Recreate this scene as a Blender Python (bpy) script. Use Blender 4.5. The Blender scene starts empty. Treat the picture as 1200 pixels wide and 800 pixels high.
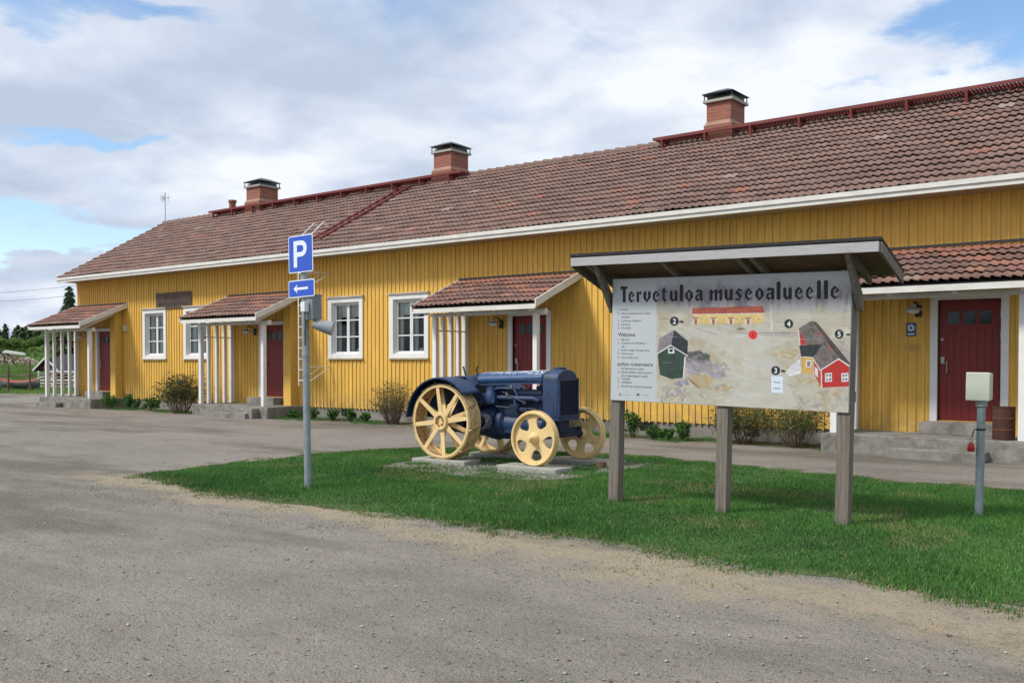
import bpy, bmesh, math, random
import numpy as np
from mathutils import Vector, Matrix, Euler
random.seed(7); rng = np.random.default_rng(7)
R = math.radians
S = bpy.context.scene
COL = S.collection
PI = math.pi
# ------------------------------------------------------------------ camera maths (metres; X along the house, Y towards it)
F = 1120.0; YAW = math.atan(F / 1430.0); PITCH = R(1.0); EYE = 1.55
SA, CA = math.sin(YAW), math.cos(YAW); PPY = 424 + F * math.tan(PITCH)
def ray(x, y):
    u = (x - 600) / F; v = (PPY - y) / F
    f = math.cos(PITCH) + v * math.sin(PITCH); z = -math.sin(PITCH) + v * math.cos(PITCH)
    return Vector((CA * u - SA * f, SA * u + CA * f, z))
def atY(x, y, D):
    r = ray(x, y); k = D / r.y; return Vector((r.x * k, D, EYE + r.z * k))
def gnd(x, y):
    r = ray(x, y); k = -EYE / r.z; return Vector((r.x * k, r.y * k, 0))
def bear(x, depth):            # ground point in the direction of column x at a given depth
    u = (x - 600) / F * depth
    return Vector((CA * u - SA * depth, SA * u + CA * depth, 0))

# ------------------------------------------------------------------ materials
def nd(nt, t, **k):
    n = nt.nodes.new(t)
    for a, b in k.items(): setattr(n, a, b)
    return n
def setin(n, **k):
    for a, b in k.items(): n.inputs[a.replace('_', ' ')].default_value = b
def rgba(c): return (c[0], c[1], c[2], 1)
def newmat(name):
    m = bpy.data.materials.new(name); m.use_nodes = True
    nt = m.node_tree; b = nt.nodes['Principled BSDF']
    return m, nt, b
def mat(name, c, rough=.7, var=.15, scale=4, bump=.0, bscale=60, metal=0, dirt=None, dscale=2.0, dlo=.5, dhi=.7, stretch=(1, 1, 1), spec=.4, coat=0):
    m, nt, b = newmat(name)
    tc = nd(nt, 'ShaderNodeTexCoord'); mp = nd(nt, 'ShaderNodeMapping'); mp.inputs['Scale'].default_value = stretch
    nt.links.new(tc.outputs['Object'], mp.inputs['Vector'])
    n = nd(nt, 'ShaderNodeTexNoise'); setin(n, Scale=scale, Detail=8, Roughness=.65)
    nt.links.new(mp.outputs[0], n.inputs['Vector'])
    mr = nd(nt, 'ShaderNodeMapRange'); setin(mr, From_Min=.3, From_Max=.7, To_Min=1 - var, To_Max=1 + var)
    nt.links.new(n.outputs['Fac'], mr.inputs['Value'])
    hv = nd(nt, 'ShaderNodeVectorMath', operation='SCALE'); hv.inputs[0].default_value = c[:3]
    nt.links.new(mr.outputs[0], hv.inputs['Scale'])
    out = hv.outputs[0]
    if dirt:
        n2 = nd(nt, 'ShaderNodeTexNoise'); setin(n2, Scale=dscale, Detail=10, Roughness=.75)
        nt.links.new(mp.outputs[0], n2.inputs['Vector'])
        r2 = nd(nt, 'ShaderNodeMapRange'); setin(r2, From_Min=dlo, From_Max=dhi)
        nt.links.new(n2.outputs['Fac'], r2.inputs['Value'])
        mx = nd(nt, 'ShaderNodeMix', data_type='RGBA'); mx.inputs['B'].default_value = rgba(dirt)
        nt.links.new(r2.outputs[0], mx.inputs['Factor']); nt.links.new(out, mx.inputs['A']); out = mx.outputs['Result']
    nt.links.new(out, b.inputs['Base Color'])
    setin(b, Roughness=rough, Metallic=metal); b.inputs['Specular IOR Level'].default_value = spec
    b.inputs['Coat Weight'].default_value = coat
    if bump:
        n3 = nd(nt, 'ShaderNodeTexNoise'); setin(n3, Scale=bscale, Detail=6, Roughness=.6)
        nt.links.new(mp.outputs[0], n3.inputs['Vector'])
        bp = nd(nt, 'ShaderNodeBump'); setin(bp, Strength=bump, Distance=.02)
        nt.links.new(n3.outputs['Fac'], bp.inputs['Height']); nt.links.new(bp.outputs[0], b.inputs['Normal'])
    return m
M = {}
M['yellow'] = mat('yellow_paint', (.71, .435, .085), .6, .16, 1.2, .25, 25, dirt=(.50, .31, .10), dscale=1.3, dlo=.5, dhi=.85, stretch=(6, 6, .7))
def splash(m):
    nt = m.node_tree; b = nt.nodes['Principled BSDF']; src = b.inputs['Base Color'].links[0].from_socket
    tc = nd(nt, 'ShaderNodeTexCoord'); sep = nd(nt, 'ShaderNodeSeparateXYZ'); nt.links.new(tc.outputs['Object'], sep.inputs[0])
    n = nd(nt, 'ShaderNodeTexNoise'); setin(n, Scale=5, Detail=8, Roughness=.75); nt.links.new(tc.outputs['Object'], n.inputs['Vector'])
    a = nd(nt, 'ShaderNodeMapRange'); setin(a, From_Min=.75, From_Max=.30); nt.links.new(sep.outputs['Z'], a.inputs['Value'])
    c = nd(nt, 'ShaderNodeMapRange'); setin(c, From_Min=.42, From_Max=.68); nt.links.new(n.outputs['Fac'], c.inputs['Value'])
    mu = nd(nt, 'ShaderNodeMath', operation='MULTIPLY'); nt.links.new(a.outputs[0], mu.inputs[0]); nt.links.new(c.outputs[0], mu.inputs[1])
    mx = nd(nt, 'ShaderNodeMix', data_type='RGBA'); mx.inputs['B'].default_value = (.30, .23, .12, 1)
    nt.links.new(mu.outputs[0], mx.inputs['Factor']); nt.links.new(src, mx.inputs['A']); nt.links.new(mx.outputs['Result'], b.inputs['Base Color'])
splash(M['yellow'])
M['yellow_dull'] = mat('yellow_paint_box', (.67, .405, .08), .6, .08, 3, .15, 30)
M['white'] = mat('white_paint', (.72, .72, .70), .5, .05, 3, .12, 40, dirt=(.5, .5, .46), dscale=5, dlo=.6, dhi=.85)
M['cream'] = mat('cream_trim', (.66, .65, .60), .6, .08, 3, .15, 40, dirt=(.42, .42, .37), dscale=2.5, dlo=.5, dhi=.85, stretch=(1, 1, 3))
M['red_door'] = mat('dark_red_door', (.19, .021, .017), .45, .08, 3, .1, 40)
M['redsteel'] = mat('oxide_red_steel', (.16, .028, .024), .5, .15, 5)
M['concrete'] = mat('old_concrete', (.25, .235, .21), .9, .25, 3, .6, 50, dirt=(.105, .10, .085), dscale=2.6, dlo=.45, dhi=.66)
M['plinth'] = mat('plinth_concrete', (.24, .225, .20), .9, .2, 2, .5, 40, dirt=(.13, .125, .105), dscale=1.5, dlo=.45, dhi=.7)
M['slab'] = mat('slab_concrete', (.33, .33, .29), .9, .15, 5, .4, 60, dirt=(.2, .21, .17), dscale=6, dlo=.5, dhi=.75)
M['under'] = mat('soffit_board', (.33, .27, .17), .7, .15, 3); M['roofdeck'] = mat('roof_underlay', (.04, .035, .03), .9, .15, 3)
M['dark'] = mat('dark_void', (.012, .012, .012), .8, .1)
M['curtain'] = mat('curtain_cloth', (.74, .77, .77), .9, .12, 30, stretch=(3, 1, .3))
M['galv'] = mat('galvanised_steel', (.28, .33, .345), .45, .18, 14, .05, 60, metal=.35, dirt=(.20, .25, .27), dscale=9)
M['greybox'] = mat('grey_cabinet', (.19, .22, .24), .5, .06, 8)
M['lampgrey'] = mat('grey_lamp_housing', (.27, .295, .32), .45, .06, 8)
M['signblue'] = mat('sign_blue', (.024, .09, .50), .35, .05, 6, spec=.5)
M['signwhite'] = mat('sign_white', (.72, .78, .84), .35, .04, 6)
M['blue'] = mat('tractor_blue', (.014, .042, .112), .45, .3, 9, .35, 60, dirt=(.016, .017, .022), dscale=7, dlo=.50, dhi=.66, spec=.5)
M['darkblue'] = mat('tractor_dark_blue', (.012, .024, .065), .55, .4, 12, .5, 50, dirt=(.028, .022, .016), dscale=10, dlo=.6, dhi=.8)
M['wheel'] = mat('cream_wheel_paint', (.76, .56, .27), .55, .10, 8, .2, 60, dirt=(.26, .13, .06), dscale=11, dlo=.60, dhi=.66)
M['wheelrim'] = mat('worn_rim_paint', (.60, .41, .19), .65, .15, 12, .5, 80, dirt=(.10, .05, .03), dscale=14, dlo=.55, dhi=.60)
M['rust'] = mat('rust', (.13, .05, .025), .9, .3, 20, .5, 80)
M['greywood'] = mat('weathered_wood', (.20, .175, .145), .85, .42, 3, .6, 20, stretch=(11, 11, .5), dirt=(.085, .068, .052), dscale=4, dlo=.5, dhi=.75)
M['greywood_pale'] = mat('weathered_fascia', (.42, .42, .43), .8, .16, 4, .4, 30, stretch=(.6, 5, 9), dirt=(.22, .2, .18), dscale=4, dlo=.5, dhi=.75)
M['brownwood'] = mat('brown_wood', (.14, .085, .05), .85, .25, 3, .4, 20, stretch=(2, 2, 2))
M['felt'] = mat('roofing_felt', (.035, .033, .034), .95, .2, 30, .5, 90)
M['panelwhite'] = mat('panel_edge', (.45, .48, .5), .5, .03)
M['ink'] = mat('ink', (.018, .02, .025), .6, .05)
M['ink_soft'] = mat('ink_soft', (.07, .08, .09), .6, .05)
M['plaque'] = mat('brown_plaque', (.085, .052, .04), .6, .1, 6)
M['plaquetext'] = mat('plaque_letters', (.03, .018, .015), .6, .1, 6)
M['plaster_cap'] = mat('chimney_rim', (.36, .35, .32), .9, .1, 5)
M['capmetal'] = mat('chimney_cap_metal', (.035, .04, .045), .45, .1, 5)
M['box_ivory'] = mat('ivory_box', (.50, .53, .44), .5, .04, 6)
M['redplastic'] = mat('red_plastic', (.42, .012, .015), .45, .08, 8)
M['bin'] = mat('brown_barrel', (.075, .03, .02), .7, .25, 5, .2, 30)
M['bark'] = mat('bark', (.075, .06, .05), .9, .3, 8, .4, 30)
M['twig'] = mat('twig', (.12, .085, .06), .9, .2, 8)
M['blackiron'] = mat('black_iron', (.02, .02, .022), .5, .1)
M['lampwhite'] = mat('lamp_enamel', (.55, .58, .56), .4, .05)
M['log'] = mat('log_bark', (.30, .23, .18), .9, .5, 3)
M['hutred'] = mat('hut_red', (.22, .025, .02), .7, .1, 3)
M['hutroof'] = mat('hut_roof', (.03, .035, .05), .8, .1, 3)
M['carblue'] = mat('car_blue', (.05, .10, .25), .3, .05, 3, coat=.5)
M['boatgrey'] = mat('boat_grey', (.12, .125, .13), .7, .2, 3)
M['boatred'] = mat('boat_red', (.30, .07, .05), .7, .2, 3)
M['brass'] = mat('door_metal', (.35, .33, .3), .35, .05, metal=.8)
# glass
m, nt, b = newmat('window_glass'); M['glass'] = m
out = nt.nodes['Material Output']; nt.nodes.remove(b)
tr = nd(nt, 'ShaderNodeBsdfTransparent'); gl = nd(nt, 'ShaderNodeBsdfGlossy'); gl.inputs['Roughness'].default_value = .03
fr = nd(nt, 'ShaderNodeFresnel'); fr.inputs['IOR'].default_value = 1.5
tr.inputs['Color'].default_value = (.85, .9, .88, 1)
ms = nd(nt, 'ShaderNodeMixShader'); nt.links.new(fr.outputs[0], ms.inputs[0]); nt.links.new(tr.outputs[0], ms.inputs[1]); nt.links.new(gl.outputs[0], ms.inputs[2]); nt.links.new(ms.outputs[0], out.inputs[0])
# chipped blue paint on tank top (white flakes)
def chipped():
    m = mat('tractor_blue_chipped', (.02, .066, .165), .4, .25, 9, .25, 70, spec=.5)
    nt = m.node_tree; b = nt.nodes['Principled BSDF']; src = b.inputs['Base Color'].links[0].from_socket
    tc = nd(nt, 'ShaderNodeTexCoord'); n = nd(nt, 'ShaderNodeTexNoise'); setin(n, Scale=26, Detail=6, Roughness=.65); nt.links.new(tc.outputs['Object'], n.inputs['Vector'])
    sep = nd(nt, 'ShaderNodeSeparateXYZ'); nt.links.new(tc.outputs['Object'], sep.inputs[0])
    zr = nd(nt, 'ShaderNodeMapRange'); setin(zr, From_Min=1.22, From_Max=1.31, To_Min=-.30, To_Max=.03); nt.links.new(sep.outputs['Z'], zr.inputs['Value'])
    ad = nd(nt, 'ShaderNodeMath', operation='ADD'); nt.links.new(n.outputs['Fac'], ad.inputs[0]); nt.links.new(zr.outputs[0], ad.inputs[1])
    r = nd(nt, 'ShaderNodeMapRange'); setin(r, From_Min=.53, From_Max=.55); nt.links.new(ad.outputs[0], r.inputs['Value'])
    mx = nd(nt, 'ShaderNodeMix', data_type='RGBA'); mx.inputs['B'].default_value = (.6, .62, .66, 1)
    nt.links.new(r.outputs[0], mx.inputs['Factor']); nt.links.new(src, mx.inputs['A']); nt.links.new(mx.outputs['Result'], b.inputs['Base Color'])
    return m
M['bluechip'] = chipped()
# brick
def brick():
    m, nt, b = newmat('chimney_brick')
    tc = nd(nt, 'ShaderNodeTexCoord'); sp = nd(nt, 'ShaderNodeSeparateXYZ'); nt.links.new(tc.outputs['Object'], sp.inputs[0])
    ad = nd(nt, 'ShaderNodeMath', operation='ADD'); nt.links.new(sp.outputs['X'], ad.inputs[0]); nt.links.new(sp.outputs['Y'], ad.inputs[1])
    cb = nd(nt, 'ShaderNodeCombineXYZ'); nt.links.new(ad.outputs[0], cb.inputs[0]); nt.links.new(sp.outputs['Z'], cb.inputs[1])
    br = nd(nt, 'ShaderNodeTexBrick'); nt.links.new(cb.outputs[0], br.inputs['Vector'])
    setin(br, Color1=(.36, .10, .055, 1), Color2=(.25, .075, .045, 1), Mortar=(.22, .16, .13, 1), Scale=1.0)
    br.inputs['Mortar Size'].default_value = .012; br.inputs['Brick Width'].default_value = .26; br.inputs['Row Height'].default_value = .075
    nt.links.new(br.outputs['Color'], b.inputs['Base Color']); setin(b, Roughness=.9)
    bp = nd(nt, 'ShaderNodeBump'); setin(bp, Strength=.5, Distance=.01); bp.invert = True
    nt.links.new(br.outputs['Fac'], bp.inputs['Height']); nt.links.new(bp.outputs[0], b.inputs['Normal'])
    return m
M['brick'] = brick()
# roof tiles: colour per tile from the 'tint' attribute
def tilemat(name, cols):
    m, nt, b = newmat(name)
    at = nd(nt, 'ShaderNodeAttribute', attribute_name='tint')
    cr = nd(nt, 'ShaderNodeValToRGB'); nt.links.new(at.outputs['Fac'], cr.inputs[0])
    els = cr.color_ramp.elements
    for i, (p, c) in enumerate(cols):
        e = els[i] if i < 2 else els.new(p)
        e.position = p; e.color = rgba(c)
    tc = nd(nt, 'ShaderNodeTexCoord')
    n = nd(nt, 'ShaderNodeTexNoise'); setin(n, Scale=.55, Detail=6, Roughness=.7); nt.links.new(tc.outputs['Object'], n.inputs['Vector'])
    n2 = nd(nt, 'ShaderNodeTexNoise'); setin(n2, Scale=14, Detail=6, Roughness=.7); nt.links.new(tc.outputs['Object'], n2.inputs['Vector'])
    a = nd(nt, 'ShaderNodeMapRange'); setin(a, From_Min=.35, From_Max=.65, To_Min=1.0, To_Max=1.16); nt.links.new(n.outputs['Fac'], a.inputs['Value'])
    a2 = nd(nt, 'ShaderNodeMapRange'); setin(a2, From_Min=.3, From_Max=.7, To_Min=.7, To_Max=1.28); nt.links.new(n2.outputs['Fac'], a2.inputs['Value'])
    mu = nd(nt, 'ShaderNodeMath', operation='MULTIPLY'); nt.links.new(a.outputs[0], mu.inputs[0]); nt.links.new(a2.outputs[0], mu.inputs[1])
    sc = nd(nt, 'ShaderNodeVectorMath', operation='SCALE'); nt.links.new(cr.outputs[0], sc.inputs[0]); nt.links.new(mu.outputs[0], sc.inputs['Scale'])
    # grey lichen
    n3 = nd(nt, 'ShaderNodeTexNoise'); setin(n3, Scale=3.2, Detail=9, Roughness=.8); nt.links.new(tc.outputs['Object'], n3.inputs['Vector'])
    l = nd(nt, 'ShaderNodeMapRange'); setin(l, From_Min=.52, From_Max=.75, To_Max=.55); nt.links.new(n3.outputs['Fac'], l.inputs['Value'])
    mx = nd(nt, 'ShaderNodeMix', data_type='RGBA'); mx.inputs['B'].default_value = (.17, .15, .125, 1)
    nt.links.new(l.outputs[0], mx.inputs['Factor']); nt.links.new(sc.outputs[0], mx.inputs['A']); nt.links.new(mx.outputs['Result'], b.inputs['Base Color'])
    setin(b, Roughness=.85); b.inputs['Specular IOR Level'].default_value = .3
    bp = nd(nt, 'ShaderNodeBump'); setin(bp, Strength=.35, Distance=.01); nt.links.new(n2.outputs['Fac'], bp.inputs['Height']); nt.links.new(bp.outputs[0], b.inputs['Normal'])
    return m
M['tile'] = tilemat('roof_tile', [(0, (.172, .112, .094)), (.5, (.208, .136, .113)), (.955, (.235, .148, .122)), (.985, (.30, .125, .09)), (1, (.30, .28, .24))])
M['tile_porch'] = tilemat('porch_tile', [(0, (.15, .090, .074)), (.5, (.195, .117, .096)), (.8, (.23, .125, .10)), (.95, (.31, .13, .085)), (1, (.22, .2, .17))])
# leaves / grass with per-leaf 'tint'
def leafmat(name, dark, light, rough=.6, trans=.25):
    m, nt, b = newmat(name)
    at = nd(nt, 'ShaderNodeAttribute', attribute_name='tint')
    mx = nd(nt, 'ShaderNodeMix', data_type='RGBA'); mx.inputs['A'].default_value = rgba(dark); mx.inputs['B'].default_value = rgba(light)
    nt.links.new(at.outputs['Fac'], mx.inputs['Factor']); nt.links.new(mx.outputs['Result'], b.inputs['Base Color'])
    setin(b, Roughness=rough); b.inputs['Specular IOR Level'].default_value = .25
    o = nt.nodes['Material Output']; t = nd(nt, 'ShaderNodeBsdfTranslucent'); nt.links.new(mx.outputs['Result'], t.inputs['Color'])
    ms = nd(nt, 'ShaderNodeMixShader'); ms.inputs[0].default_value = trans
    nt.links.new(b.outputs[0], ms.inputs[1]); nt.links.new(t.outputs[0], ms.inputs[2]); nt.links.new(ms.outputs[0], o.inputs[0])
    return m
M['grass'] = leafmat('grass_blades', (.030, .108, .024), (.11, .265, .055), .6, .25)
M['herb'] = leafmat('herb_leaves', (.03, .095, .02), (.11, .25, .055))
M['olive'] = leafmat('olive_leaves', (.05, .062, .022), (.14, .165, .055))
M['budding'] = leafmat('budding_leaves', (.06, .085, .025), (.17, .21, .06))
M['spruce'] = leafmat('spruce_needles', (.07, .115, .06), (.16, .24, .11), trans=.4)
M['birch'] = leafmat('broadleaf', (.09, .17, .04), (.22, .34, .09), trans=.4)

# ------------------------------------------------------------------ ground materials
def groundmat():
    m, nt, b = newmat('gravel_yard'); L = nt.links.new
    tc = nd(nt, 'ShaderNodeTexCoord')
    def noise(s, d=6, r=.6, st=None):
        n = nd(nt, 'ShaderNodeTexNoise'); setin(n, Scale=s, Detail=d, Roughness=r)
        if st:
            mp = nd(nt, 'ShaderNodeMapping'); mp.inputs['Scale'].default_value = st; mp.inputs['Rotation'].default_value = (0, 0, R(-8)); L(tc.outputs['Object'], mp.inputs[0]); L(mp.outputs[0], n.inputs['Vector'])
        else: L(tc.outputs['Object'], n.inputs['Vector'])
        return n.outputs['Fac']
    def mr(v, a, b_, c=0, d=1):
        n = nd(nt, 'ShaderNodeMapRange'); setin(n, From_Min=a, From_Max=b_, To_Min=c, To_Max=d); L(v, n.inputs['Value']); return n.outputs[0]
    def mix(f, a, b_):
        n = nd(nt, 'ShaderNodeMix', data_type='RGBA'); L(f, n.inputs['Factor'])
        for k, v in (('A', a), ('B', b_)):
            if isinstance(v, tuple): n.inputs[k].default_value = rgba(v)
            else: L(v, n.inputs[k])
        return n.outputs['Result']
    def ma(op, a, b_):
        n = nd(nt, 'ShaderNodeMath', operation=op)
        for i, v in enumerate((a, b_)):
            if isinstance(v, (int, float)): n.inputs[i].default_value = v
            else: L(v, n.inputs[i])
        return n.outputs[0]
    xyz = nd(nt, 'ShaderNodeSeparateXYZ'); L(tc.outputs['Object'], xyz.inputs[0])
    base = mix(mr(noise(.35, 8, .65), .35, .65), (.225, .202, .175), (.288, .260, .226))
    # damp darker drifts that run along the drive
    base = mix(mr(noise(.33, 7, .6, (.45, 1.5, 1)), .49, .61, 0, .85), base, (.138, .126, .098))
    base = mix(mr(noise(1.7, 8, .7, (.7, 1.3, 1)), .52, .72, 0, .5), base, (.15, .138, .116))
    base = mix(mr(noise(2.6, 8, .7, (.5, 1.6, 1)), .56, .74, 0, .55), base, (.33, .30, .265))
    base = mix(mr(noise(9, 7, .75), .50, .72, 0, .30), base, (.15, .136, .114))
    base = mix(mr(noise(16, 6, .75), .52, .76, 0, .4), base, (.36, .325, .28))
    # faint wheel tracks that follow the drive
    yy = ma('ADD', xyz.outputs[1], ma('ADD', mr(noise(.22, 3, .5), .3, .7, -.9, .9), ma('MULTIPLY', xyz.outputs[0], -.04)))
    for cy_, st_ in ((4.75, .30), (3.45, .26), (2.3, .2)):
        dd_ = ma('ABSOLUTE', ma('SUBTRACT', yy, cy_), 0)
        base = mix(ma('MULTIPLY', mr(dd_, .34, .10, 0, st_), mr(noise(1.6, 6, .7), .36, .6)), base, (.145, .130, .105))
        base = mix(ma('MULTIPLY', mr(ma('ABSOLUTE', ma('SUBTRACT', dd_, .48), 0), .16, .02, 0, st_ * .9), mr(noise(5, 6, .75), .45, .62)), base, (.35, .315, .27))
    # grain
    g1 = noise(70, 3, .6); g2 = noise(230, 2, .5)
    gr = ma('MULTIPLY', mr(g1, .3, .7, .70, 1.3), mr(g2, .3, .7, .62, 1.38))
    vm = nd(nt, 'ShaderNodeVectorMath', operation='SCALE'); L(base, vm.inputs[0]); L(gr, vm.inputs['Scale']); base = vm.outputs[0]
    vor = nd(nt, 'ShaderNodeTexVoronoi'); setin(vor, Scale=55, Randomness=1); L(tc.outputs['Object'], vor.inputs['Vector'])
    sp = nd(nt, 'ShaderNodeSeparateColor'); L(vor.outputs['Color'], sp.inputs[0])
    st = ma('MULTIPLY', mr(sp.outputs[0], .955, .965), mr(vor.outputs['Distance'], .42, .30))
    base = mix(st, base, (.36, .34, .31))
    vor2 = nd(nt, 'ShaderNodeTexVoronoi'); setin(vor2, Scale=38, Randomness=1); L(tc.outputs['Object'], vor2.inputs['Vector'])
    sp2 = nd(nt, 'ShaderNodeSeparateColor'); L(vor2.outputs['Color'], sp2.inputs[0])
    st2 = ma('MULTIPLY', mr(sp2.outputs[1], .90, .93), mr(vor2.outputs['Distance'], .40, .28))
    base = mix(st2, base, (.08, .075, .07))
    # dry sandy rim along the lawn
    cen = mr(xyz.outputs[0], -12.5, -1.0, 6.72, 6.12)
    d = ma('ABSOLUTE', ma('SUBTRACT', ma('ADD', xyz.outputs[1], mr(noise(.9, 6, .65), .3, .7, -.45, .45)), cen), 0)
    wid = mr(xyz.outputs[0], -12.5, -2, .28, .72)
    rim = ma('MULTIPLY', mr(ma('DIVIDE', d, wid), 1.0, .35), mr(noise(6, 8, .75), .30, .50))
    rim = ma('MULTIPLY', ma('MULTIPLY', rim, .8), mr(xyz.outputs[0], -13.6, -12.2))
    base = mix(rim, base, mix(mr(noise(30, 5, .7), .3, .7), (.42, .35, .245), (.31, .25, .17)))
    # soil by the wall
    soil = ma('MULTIPLY', mr(ma('ADD', xyz.outputs[1], mr(noise(1.5, 6, .7), .3, .7, -.45, .45)), 16.55, 16.9), mr(xyz.outputs[0], -31.5, -30.5))
    base = mix(soil, base, mix(mr(noise(9, 6, .7), .35, .65), (.085, .075, .055), (.12, .13, .06)))
    L(base, b.inputs['Base Color']); setin(b, Roughness=.95); b.inputs['Specular IOR Level'].default_value = .2
    h = ma('ADD', ma('MULTIPLY', g1, .8), ma('MULTIPLY', noise(22, 4, .6), 1.2)); h = ma('ADD', h, ma('MULTIPLY', noise(2.2, 4, .5), 3))
    h = ma('ADD', h, ma('MULTIPLY', st, .4))
    bp = nd(nt, 'ShaderNodeBump'); setin(bp, Strength=.9, Distance=.025); L(h, bp.inputs['Height']); L(bp.outputs[0], b.inputs['Normal'])
    return m
M['ground'] = groundmat()
M['lawnsoil'] = mat('lawn_soil', (.055, .085, .028), .95, .4, 5, .4, 60, dirt=(.14, .12, .055), dscale=3, dlo=.58, dhi=.75)
M['verge'] = mat('verge_grass', (.10, .16, .045), .95, .3, .6, .4, 20, dirt=(.16, .16, .07), dscale=.35, dlo=.55, dhi=.8)
M['pebbles'] = mat('pebble_bed', (.17, .16, .13), .95, .5, 45, .9, 55, dirt=(.08, .10, .045), dscale=4, dlo=.5, dhi=.65)
M['stone'] = mat('loose_stone', (.30, .28, .26), .9, .45, 11)

# ------------------------------------------------------------------ mesh builder
class MB:
    def __init__(s): s.v = []; s.f = []; s.mi = []
    def poly(s, pts, mi=0):
        n = len(s.v); s.v += [tuple(p) for p in pts]; s.f.append(tuple(range(n, n + len(pts)))); s.mi.append(mi)
    def grid(s, idx, mi=0):
        for f in idx: s.f.append(f); s.mi.append(mi)
    def box(s, x0, x1, y0, y1, z0, z1, mi=0, M4=None):
        n = len(s.v)
        ps = [Vector((x, y, z)) for z in (z0, z1) for y in (y0, y1) for x in (x0, x1)]
        if M4: ps = [M4 @ p for p in ps]
        s.v += [tuple(p) for p in ps]
        for f in ((0, 2, 3, 1), (4, 5, 7, 6), (0, 1, 5, 4), (2, 6, 7, 3), (0, 4, 6, 2), (1, 3, 7, 5)):
            s.f.append(tuple(n + i for i in f)); s.mi.append(mi)
        return s
    def bar(s, a, b, w, h, mi=0, up=(0, 0, 1)):
        a = Vector(a); b = Vector(b); d = b - a; L = d.length; d.normalize(); up = Vector(up)
        if abs(d.dot(up)) > .98: up = Vector((0, 1, 0))
        sx = d.cross(up).normalized(); sz = sx.cross(d)
        m4 = Matrix((( d.x, sx.x, sz.x, a.x), (d.y, sx.y, sz.y, a.y), (d.z, sx.z, sz.z, a.z), (0, 0, 0, 1)))
        return s.box(0, L, -w / 2, w / 2, -h / 2, h / 2, mi, m4)
    def tube(s, pts, r, n=8, mi=0, cap=True):
        pts = [Vector(p) for p in pts]; rs = r if isinstance(r, (list, tuple)) else [r] * len(pts)
        base = len(s.v); prev = None
        for i, p in enumerate(pts):
            d = (pts[min(i + 1, len(pts) - 1)] - pts[max(i - 1, 0)]).normalized()
            if prev is None:
                u = d.cross(Vector((0, 0, 1)));
                if u.length < .05: u = d.cross(Vector((0, 1, 0)))
            else: u = prev - d * prev.dot(d)
            u.normalize(); prev = u; w = d.cross(u)
            for k in range(n):
                a = 2 * PI * k / n; s.v.append(tuple(p + (u * math.cos(a) + w * math.sin(a)) * rs[i]))
        for i in range(len(pts) - 1):
            for k in range(n):
                a = base + i * n + k; b = base + i * n + (k + 1) % n
                s.f.append((a, b, b + n, a + n)); s.mi.append(mi)
        if cap:
            s.f.append(tuple(base + k for k in range(n))[::-1]); s.f.append(tuple(base + (len(pts) - 1) * n + k for k in range(n))); s.mi += [mi, mi]
        return s
    def lathe(s, prof, c, axis='z', n=24, mi=0, sx=1, sy=1):      # prof: (radius, height) along axis
        base = len(s.v); c = Vector(c)
        for r, h in prof:
            for k in range(n):
                a = 2 * PI * k / n; u = r * math.cos(a) * sx; w = r * math.sin(a) * sy
                p = {'z': (u, w, h), 'y': (u, h, w), 'x': (h, u, w)}[axis]
                s.v.append(tuple(c + Vector(p)))
        for i in range(len(prof) - 1):
            for k in range(n):
                a = base + i * n + k; b = base + i * n + (k + 1) % n
                s.f.append((a, b, b + n, a + n)); s.mi.append(mi)
        return s
    def prism(s, pts, d, mi=0):       # polygon extruded by vector d
        n = len(s.v); k = len(pts); d = Vector(d)
        s.v += [tuple(p) for p in pts] + [tuple(Vector(p) + d) for p in pts]
        s.f.append(tuple(range(n, n + k))); s.f.append(tuple(range(n + k, n + 2 * k))[::-1]); s.mi += [mi, mi]
        for i in range(k):
            j = (i + 1) % k; s.f.append((n + i, n + k + i, n + k + j, n + j)); s.mi.append(mi)
        return s
    def build(s, name, m, parent=None, loc=None, smooth=False, bevel=0, fix=True, ang=40, split=False, weld=False):
        if split: return s.build_split(name, m, parent, loc, smooth, bevel)
        me = bpy.data.meshes.new(name); me.from_pydata(s.v, [], s.f); me.validate()
        if weld:
            bm = bmesh.new(); bm.from_mesh(me); bmesh.ops.remove_doubles(bm, verts=bm.verts, dist=1e-4); bm.to_mesh(me); bm.free(); fix = False
        ms = m if isinstance(m, (list, tuple)) else [m]
        for q in ms: me.materials.append(q)
        if len(ms) > 1: me.polygons.foreach_set('material_index', s.mi[:len(me.polygons)])
        if fix:
            bm = bmesh.new(); bm.from_mesh(me); bmesh.ops.recalc_face_normals(bm, faces=bm.faces); bm.to_mesh(me); bm.free()
        if smooth:
            me.shade_smooth()
            try: me.set_sharp_from_angle(angle=R(ang))
            except Exception: pass
        o = bpy.data.objects.new(name, me); COL.objects.link(o)
        if loc is not None: o.location = loc
        if parent: o.parent = parent
        if bevel:
            bv = o.modifiers.new('bevel', 'BEVEL'); bv.width = bevel; bv.segments = 2; bv.limit_method = 'ANGLE'; bv.angle_limit = R(40)
        return o
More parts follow.
